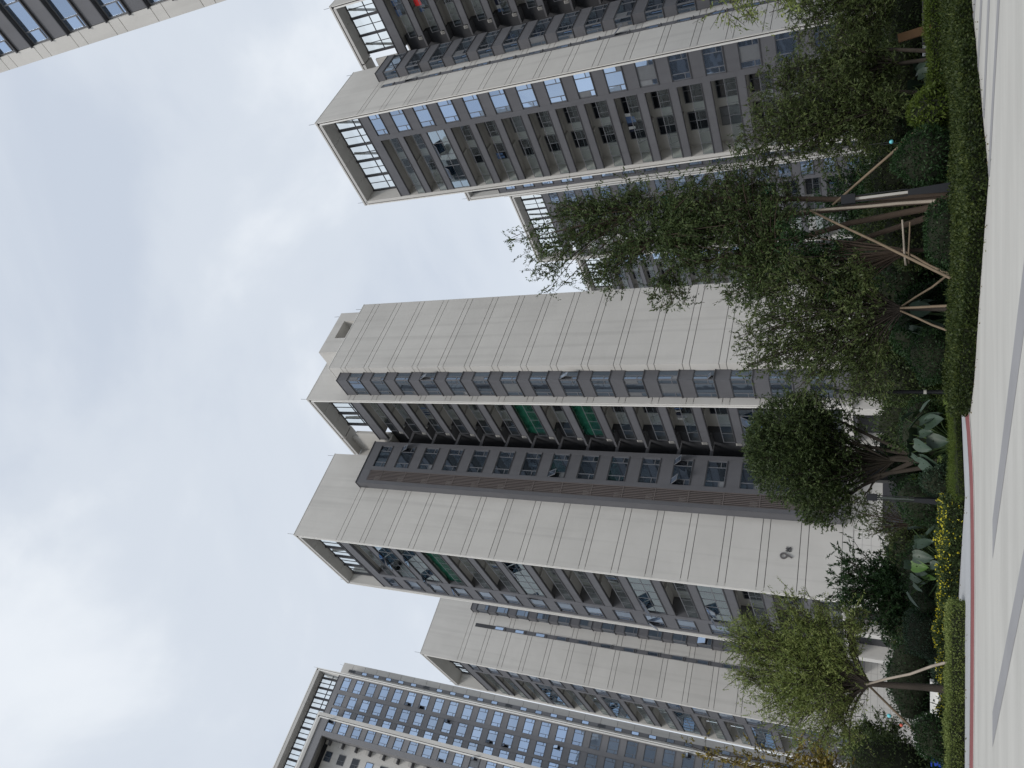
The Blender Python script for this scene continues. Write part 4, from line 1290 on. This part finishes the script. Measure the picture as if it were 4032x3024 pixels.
bigleaf_plant('elephant_ear_plant', 'dim giant leaved plant behind the hedge right of the lawn', (1.9, 24.6, 0), clump(9, 0.6, 0.6, 1.3, 0.4, 0.6), TARO)

# ================================================================== trees
# round clipped tree
tree('round_clipped_tree', 'round topped dense tree with a clipped dome in front of the slot', (-3.2, 36.0, 0), (-3.3, 36, 1.6),
     [(-2.9, 36, 5.75, 2.55, 2.4, 1.95, 3500), (-4.3, 35.8, 4.75, 2.0, 1.9, 1.05, 1200), (-1.7, 35.8, 4.9, 1.5, 1.7, 1.05, 800), (-2.8, 35.9, 6.95, 1.5, 1.5, 0.72, 900), (-5.1, 36, 4.3, 1.3, 1.2, 1.1, 380), (-3.4, 36, 3.7, 2.4, 1.6, 0.7, 300), (-5.3, 36, 3.2, 1.0, 1.0, 0.6, 90), (-1.5, 36, 3.5, 1.0, 1.0, 0.7, 110)],
     L_MID, (0.13, 0.05), 10, 0.32, 0.02, BARK, 0.10,
     stems=[[(-3.2, 36, 0), (-3.1, 36, 1.4), (-3.6, 36, 3.6), (-3.9, 36, 4.6)], [(-3.0, 36.1, 0), (-2.9, 36, 1.5), (-2.5, 36, 3.8), (-2.2, 36, 4.8)], [(-3.4, 36, 0), (-3.9, 35.9, 2.2), (-4.9, 36, 4.2)], [(-3.0, 36, 0.8), (-2.3, 36, 2.4), (-1.4, 36, 4.2)], [(-3.25, 36, 0.5), (-3.2, 36, 2.4), (-3.0, 36, 4.6)], [(-3.3, 36, 0.9), (-4.4, 36, 2.8), (-5.4, 36, 4.0)]], shell=0.34, fill=0.86, lpn=100)
# wispy staked tree in the middle
tree('multi_stem_tree', 'wispy many stemmed tree propped by three poles in the middle', (1.95, 22.6, 0), (2.0, 22.6, 1.35),
     [(1.6, 22.6, 4.0, 1.7, 1.3, 1.6, 900), (0.5, 22.7, 3.3, 1.1, 1.0, 1.2, 520), (2.9, 22.5, 3.6, 1.0, 1.0, 1.3, 480), (1.1, 22.6, 5.1, 0.9, 0.8, 0.8, 260), (2.1, 22.5, 2.6, 1.4, 1.0, 0.6, 260), (0.0, 22.6, 2.2, 0.7, 0.7, 0.6, 170)],
     L_OLIVE, (0.12, 0.038), 9, 0.36, 0.08, BARK, 0.085, stems=[[(1.95, 22.6, 0), (2.0, 22.6, 1.35)]], sub=6, up=0.45, tstart=0.52, fill=0.2, lpn=26)
# tall tree
tree('tall_tree', 'tallest leafy tree standing in the gap between the two big towers', (5.15, 24.2, 0), None,
     [(4.7, 24.2, 9.2, 1.1, 1.0, 1.5, 460), (5.6, 24.3, 10.8, 0.9, 0.9, 1.7, 330), (4.4, 24.2, 12.0, 0.75, 0.7, 1.6, 200), (3.6, 24.2, 10.2, 0.8, 0.7, 1.2, 190), (6.3, 24.2, 9.0, 0.9, 0.8, 1.3, 220),
      (5.0, 24.2, 6.6, 1.9, 1.3, 1.5, 1900), (3.4, 24.2, 5.4, 1.2, 1.0, 1.2, 800), (6.3, 24.3, 5.6, 1.1, 1.0, 1.4, 650), (4.7, 24.0, 4.6, 1.5, 1.1, 0.9, 550), (2.8, 24.1, 7.9, 0.6, 0.6, 0.9, 130), (5.1, 24.2, 13.3, 0.8, 0.6, 0.9, 70), (3.7, 24.2, 12.3, 0.7, 0.6, 0.8, 60), (6.2, 24.2, 11.6, 0.6, 0.6, 0.9, 90)],
     L_MID, (0.125, 0.040), 12, 0.44, 0.10, BARKR, 0.10,
     stems=[[(5.15, 24.2, 0), (5.2, 24.2, 2.5), (5.1, 24.2, 5.5), (4.8, 24.2, 8.4)], [(5.0, 24.1, 0.2), (4.7, 24.1, 2.8), (4.1, 24.2, 5.4), (3.8, 24.2, 8.0)], [(5.25, 24.3, 0), (5.5, 24.3, 3.2), (5.9, 24.3, 6.4), (5.8, 24.3, 9.0)], [(4.9, 24.2, 0), (4.3, 24.2, 2.2), (3.4, 24.2, 4.4)]], sub=3, up=0.55, shell=0.6)
tree('multi_stem_tree', 'bare brown stems fanning out left of the tall tree', (3.55, 22.9, 0), (3.6, 22.9, 1.2),
     [(3.0, 23.0, 3.7, 1.0, 0.8, 0.8, 240), (2.3, 23.0, 3.0, 0.7, 0.7, 0.8, 160), (4.1, 23.0, 3.9, 0.8, 0.8, 0.8, 200)], L_DARK, (0.13, 0.05), 9, 0.38, 0.06, BARKR, 0.10, stems=[[(3.55, 22.9, 0), (3.6, 22.9, 1.2)]], sub=6, up=0.4, tstart=0.7, fill=0.15, lpn=16)
# feathery trees at the right
for (lab, bs, bl) in (('feathery pale green tree just right of the big lamp', (7.9, 24.2, 0), [(7.7, 24.2, 4.6, 1.0, 0.9, 1.5, 1100), (8.4, 24.3, 3.2, 1.0, 0.9, 1.1, 760), (7.0, 24.2, 3.1, 0.8, 0.8, 1.1, 420), (7.8, 24.2, 2.1, 0.9, 0.8, 0.7, 260)]),
                      ('feathery pale green tree second from the right edge', (9.5, 25.2, 0), [(9.4, 25.2, 4.5, 1.0, 0.9, 1.4, 900), (10.2, 25.2, 3.0, 1.1, 0.9, 1.1, 560), (8.9, 25.3, 2.6, 0.9, 0.8, 0.9, 380)]),
                      ('feathery tree at the right edge behind the plank', (12.0, 26.0, 0), [(11.9, 26.0, 3.7, 1.1, 0.9, 1.2, 850), (11.3, 26.0, 2.5, 1.0, 0.9, 0.9, 420)])):
    tree('feathery_tree', lab, bs, (bs[0] + .05, bs[1], 1.4), bl, L_OLIVE, (0.13, 0.034), 10, 0.34, 0.14, BARK, 0.07, stems=[[bs, (bs[0] + 0.05, bs[1], 1.4), (bs[0], bs[1], 3.2)], [(bs[0] + .1, bs[1], 0), (bs[0] + .5, bs[1], 1.6), (bs[0] + .7, bs[1], 3.0)]], sub=4, up=0.1)
tree('overhanging_tree', 'pale green boughs hanging into the frame at the top right', (11.0, 18.2, 0), (10.6, 18.2, 3.6),
     [(9.25, 18.2, 5.0, 0.85, 0.6, 0.9, 230), (9.0, 18.1, 3.9, 0.55, 0.5, 0.5, 110), (9.4, 18.2, 3.0, 0.5, 0.5, 0.5, 90), (10.6, 18.2, 5.2, 1.0, 0.9, 1.2, 260)], L_LIGHT, (0.12, 0.032), 12, 0.42, 0.22, BARK, 0.09, stems=[[(11.0, 18.2, 0), (10.8, 18.2, 2.0), (10.6, 18.2, 3.6)]], sub=2, up=-0.1)
# pale green tree at the lower left
tree('podocarpus_tree', 'pale green feathery tree braced by two poles at the lower left', (-8.3, 23.6, 0), (-8.5, 23.6, 2.2),
     [(-8.2, 23.6, 4.6, 1.35, 1.0, 1.4, 1050), (-7.1, 23.6, 3.6, 0.9, 0.8, 1.2, 700), (-9.6, 23.6, 4.0, 1.0, 0.9, 1.3, 620), (-8.5, 23.5, 3.1, 1.2, 1.0, 0.9, 560), (-7.4, 23.6, 5.0, 0.7, 0.7, 0.9, 240), (-10.1, 23.6, 2.9, 0.6, 0.6, 0.8, 170), (-6.6, 23.6, 2.6, 0.5, 0.5, 0.6, 150), (-8.0, 23.6, 5.75, 0.75, 0.7, 0.7, 240), (-6.5, 23.6, 4.4, 0.5, 0.5, 0.6, 150), (-9.0, 23.6, 5.5, 0.6, 0.6, 0.6, 150)],
     L_LIGHT, (0.11, 0.026), 12, 0.42, 0.06, BARK, 0.115, stems=[[(-8.3, 23.6, 0), (-8.35, 23.6, 0.9), (-8.5, 23.6, 2.2), (-8.6, 23.6, 3.2)]], sub=4, up=0.6, tstart=0.48, fill=0.15, lpn=44)
tree('blossoming_tree', 'branchy dark tree with a few orange blossoms left of the giant leaves', (-6.9, 28.4, 0), (-6.9, 28.4, 1.0),
     [(-6.1, 28.4, 3.0, 0.9, 0.8, 0.6, 130), (-7.3, 28.4, 2.5, 1.2, 0.9, 0.9, 420), (-6.6, 28.4, 1.7, 1.3, 0.9, 0.7, 420), (-8.1, 28.4, 1.7, 0.8, 0.8, 0.8, 260), (-7.1, 28.4, 3.4, 0.7, 0.6, 0.5, 70)], L_DARK, (0.17, 0.05), 8, 0.34, 0.03, BARK, 0.07, stems=[[(-6.9, 28.4, 0), (-6.9, 28.4, 1.0)]], sub=5, up=0.4)
tree('sparse_sapling', 'thin sapling with bare twigs in front of the dark doorway', (-5.0, 30.5, 0), (-5.0, 30.5, 0.9),
     [(-5.1, 30.5, 2.0, 0.8, 0.6, 0.9, 150), (-4.4, 30.5, 2.3, 0.6, 0.5, 0.8, 110)], L_OLIVE, (0.10, 0.03), 8, 0.3, 0.02, BARKR, 0.05, stems=[[(-5.0, 30.5, 0), (-5.0, 30.5, 0.9)]], sub=6, up=0.5, tstart=0.6, fill=0.1, lpn=9)
tree('golden_tree', 'sparse golden leaved tree at the left edge', (-13.6, 27.5, 0), (-13.6, 27.5, 2.6),
     [(-13.3, 27.5, 5.4, 0.9, 0.8, 1.8, 210), (-13.0, 27.5, 3.4, 0.9, 0.8, 1.0, 170), (-14.2, 27.5, 4.6, 0.9, 0.8, 1.6, 200), (-13.4, 27.5, 7.6, 0.6, 0.6, 1.0, 70), (-12.4, 27.5, 4.4, 0.5, 0.5, 0.8, 60)], L_GOLD, (0.13, 0.06), 8, 0.34, 0.05, BARKR, 0.09, stems=[[(-13.6, 27.5, 0), (-13.6, 27.5, 2.6), (-13.5, 27.5, 4.5)]], sub=4, up=0.4)
for (lab, bs, h, m) in (('loose green tree in front of the broad blank wall', (1.0, 33, 0), 3.6, L_OLIVE), ('background tree at the foot of the right tower', (9.0, 40, 0), 5.2, L_DARK), ('background tree in front of the gap between the towers', (5.2, 36, 0), 4.6, L_DARK), ('background tree beneath the right tower corner', (14.5, 38, 0), 5.0, L_OLIVE), ('leafy background tree left of the slit windows', (-17.5, 40, 0), 4.0, L_MID)):
    x, y, _ = bs
    tree('background_tree', lab, bs, (x, y, h * .35), [(x, y, h * .72, h * .30, h * .28, h * .28, 620), (x - h * .2, y, h * .52, h * .25, h * .25, h * .22, 360), (x + h * .22, y, h * .55, h * .24, h * .22, h * .22, 360)], m, (0.17, 0.065), 9, 0.45, 0.05, BARK, 0.09, stems=[[bs, (x, y, h * .35), (x + .1, y, h * .6)]], sub=3)

# ================================================================== tree supports
pole('front pole propping the wispy middle tree', (1.95, 21.75, 0.0), (2.02, 22.5, 1.45), 0.05)
pole('left leaning pole propping the wispy middle tree', (1.15, 22.0, 0.0), (1.95, 22.5, 1.45), 0.042)
pole('right leaning pole propping the wispy middle tree', (3.05, 22.4, 0.0), (2.05, 22.6, 1.45), 0.04)
pole('long pole leaning from the right against the tall tree', (7.6, 22.6, 0.0), (5.25, 23.9, 3.2), 0.055)
pole('pole leaning from the left against the tall tree', (2.4, 20.9, 0.15), (5.2, 23.9, 3.9), 0.05)
pole('pale upright pole strapped to the tall tree', (4.95, 23.3, 0.6), (5.15, 23.9, 4.1), 0.06, POLEW)
pole('short cross pole tied low across the brown stems', (3.15, 22.5, 1.32), (4.4, 22.7, 1.40), 0.04, POLEW)
pole('second cross pole tied across the brown stems', (3.2, 22.6, 1.25), (4.3, 22.55, 1.22), 0.032, POLE)
pole('pole leaning low left of the brown stems', (2.55, 21.6, 0.1), (3.6, 22.8, 1.4), 0.045)
pole('near pole bracing the pale green tree at the lower left', (-7.15, 22.6, 0.15), (-8.5, 23.5, 2.3), 0.05, POLEW)
pole('far pole bracing the pale green tree at the lower left', (-10.9, 24.6, 0.1), (-8.45, 23.6, 2.35), 0.05)

# ================================================================== lamps
LAMPM = mat('lamp_black_metal', (0.012, 0.013, 0.016), 0.45, 0.1, 2.0)
LAMPT = mat('lamp_tube', (0.40, 0.38, 0.35), 0.3, 0.03)
def post_lamp(label, x, y, h, lean=0.0, tube=None):
    root = thing('garden_lamp', label, 'lamp', (x, y, 0))
    root.rotation_euler = (0, lean, 0)
    k = h / 2.7
    b = MB(); w0, w1 = 0.15 * k, 0.095 * k
    b.tube([(0, 0, 0), (0, 0, 0.05), (0, 0, 1.25 * k)], [w0 * 1.3, w0 * 1.15, w1], 4)
    b.build('base', LAMPM, root)
    b = MB()
    for sx in (-1, 1):
        b.box(sx * 0.075 * k - 0.012, sx * 0.075 * k + 0.012, -0.012, 0.012, 1.25 * k, h - 0.3 * k)
    b.build('rod', LAMPM, root)
    MB().box(-0.03 * k, 0.03 * k, -0.03 * k, 0.03 * k, 1.25 * k, h - 0.3 * k).build('light_tube', tube or LAMPT, root)
    b = MB(); b.box(-0.11 * k, 0.11 * k, -0.11 * k, 0.11 * k, h - 0.32 * k, h)
    b.build('hood', LAMPM, root)
    return root
post_lamp('big black garden lamp with pale tube beside the tall tree', 4.75, 20.9, 2.8, R(-1.5))
post_lamp('smaller black garden lamp in front of the dark ball shrub', -3.36, 24.75, 2.32, 0.0, mat('dim_lamp_tube', (0.05, 0.06, 0.055), 0.3, 0.05))
root = thing('lamp_post', 'thin dark lamp pole rising from the end of the plaza hedge', 'lamp', (-0.24, 26.0, 0))
b = MB(); b.tube([(0, 0, 0), (0, 0, 0.06), (0, 0, 0.5), (0, 0, 3.0)], [0.11, 0.085, 0.062, 0.05], 10); b.build('pole', LAMPM, root, smooth=True)
MB().tube([(0, 0, 0.72), (0, 0, 0.80)], 0.068, 10).build('collar', ACW, root)
MB().tube([(0, 0, 3.0), (0, 0, 3.05), (0, 0, 3.28)], [0.06, 0.10, 0.08], 10).build('lamp_head', LAMPM, root)

# ================================================================== small things in the beds
root = thing('low_white_wall', 'low white stepped planter wall behind the pale green tree trunk', 'wall', (-10.6, 29.6, 0))
MB().box(-1.5, 1.15, -0.25, 0.25, 0.0, 0.22).build('ledge', WHITE, root)
MB().box(-1.5, 0.35, 0.0, 0.3, 0.221, 0.48).build('back', WHITE, root)
MB().box(0.6, 1.15, 0.0, 0.3, 0.221, 0.34).build('step', WHITE, root)
BLUE = mat('blue_plastic', (0.02, 0.06, 0.42), 0.5, 0.1)
root = thing('blue_bin', 'small bright blue bin half hidden in shrubs at the left edge', 'bin', (-12.6, 28.9, 0))
MB().prism([(-.16, -.12), (.16, -.12), (.16, .12), (-.16, .12)], 0.16, 0.46).build('tub', BLUE, root)
MB().prism([(-.19, -.15), (.19, -.15), (.19, .15), (-.19, .15)], 0.461, 0.50).build('rim', BLUE, root)
MB().box(-.12, .12, -.09, .09, 0.0, 0.159).build('foot', ACW, root)
def bauble(label, p, m, r):
    mb = MB(); nu, nv = 12, 8
    for j in range(nv + 1):
        th = math.pi * j / nv
        for i in range(nu):
            a = 2 * math.pi * i / nu
            mb.v.append((r * math.sin(th) * math.cos(a), r * math.sin(th) * math.sin(a), r * math.cos(th)))
    for j in range(nv):
        for i in range(nu):
            i2 = (i + 1) % nu
            mb.f.append((j * nu + i, (j + 1) * nu + i, (j + 1) * nu + i2, j * nu + i2)); mb.m.append(0)
    root = thing('hanging_ball', label, 'ornament', p, 0, 'hanging balls in the trees')
    mb.build('ball', m, root, smooth=True)
    MB().tube([(0, 0, r * .9), (0, 0, r + 0.5)], 0.004, 4).build('string', LIP, root)
    return root
TURQ = mat('turquoise_plastic', (0.16, 0.55, 0.62), 0.4, 0.05)
CORAL = mat('coral_plastic', (0.55, 0.12, 0.08), 0.5, 0.05)
bauble('turquoise ball hanging below the pale green tree at the lower left', (-9.15, 23.2, 1.72), TURQ, 0.055)
bauble('turquoise ball hanging right of the big lamp', (6.5, 22.6, 1.66), TURQ, 0.055)
bauble('coral red ball hanging below the pale green tree', (-9.35, 23.2, 1.42), CORAL, 0.045)
bauble('small orange ball hanging right of the big lamp', (6.45, 22.6, 1.42), CORAL, 0.022)
WOOD = mat('brown_plank', (0.20, 0.115, 0.06), 0.8, 0.2, 3, stretch=(1, 1, 0.2))
STONE = mat('grey_stone', (0.14, 0.13, 0.125), 0.85, 0.2, 2)
o = MB().box(-0.13, 0.13, -0.03, 0.03, 0.0, 1.5).build('leaning_plank', WOOD, None, (11.0, 26.4, 0), (0, R(-8), 0))
tag(o, 'brown wooden plank leaning upright among the shrubs at the right edge', 'plank')
root = thing('stone_bench', 'grey stone bench behind the bright hedge at the right edge', 'bench', (11.6, 26.9, 0))
MB().box(-0.9, 0.9, -0.22, 0.22, 0.66, 0.80).build('seat', STONE, root)
for sx in (-0.7, 0.7):
    MB().box(sx - 0.14, sx + 0.14, -0.2, 0.2, 0, 0.659).build('leg', STONE, root)
o = MB().box(-0.22, 0.22, -0.15, 0.15, 0.0, 0.72).box(-0.24, 0.24, -0.17, 0.17, 0.721, 0.80).build('white_block', WHITE, None, (10.3, 26.8, 0))
tag(o, 'small white block beside the grey stone bench', 'block')

# fallen leaves along the foot of the hedges
lp_ = []
for (a, b, n) in (((3.93, 16.75), (8.8, 20.15), 26), ((3.93, 16.75), (0.05, 19.6), 24), ((0.05, 19.6), (-0.7, 20.4), 4), ((-5.5, 21.75), (-10, 22.2), 18), ((-2.8, 21.95), (-6.2, 24.2), 12)):
    t_ = rng.uniform(0, 1, (n, 1))
    q_ = np.array(a) + (np.array(b) - np.array(a)) * t_ + np.column_stack([rng.normal(0, 0.15, n), -np.abs(rng.normal(0, 0.35, n))])
    lp_.append(np.column_stack([q_, np.full(n, 0.018)]))
lp_ = np.concatenate(lp_)
ld_ = rng.normal(size=lp_.shape) * np.array([1, 1, 0.12])
o = bpy.data.objects.new('leaf_litter', leaf_mesh('leaf_litter', lp_, unit(ld_), 0.05, 0.028, leafmat('dry_leaf', [(0.10, 0.07, 0.03), (0.16, 0.12, 0.05), (0.12, 0.14, 0.04)])))
link(o); tag(o, 'scattered fallen leaves along the foot of the hedges', 'leaf litter', kind='stuff')
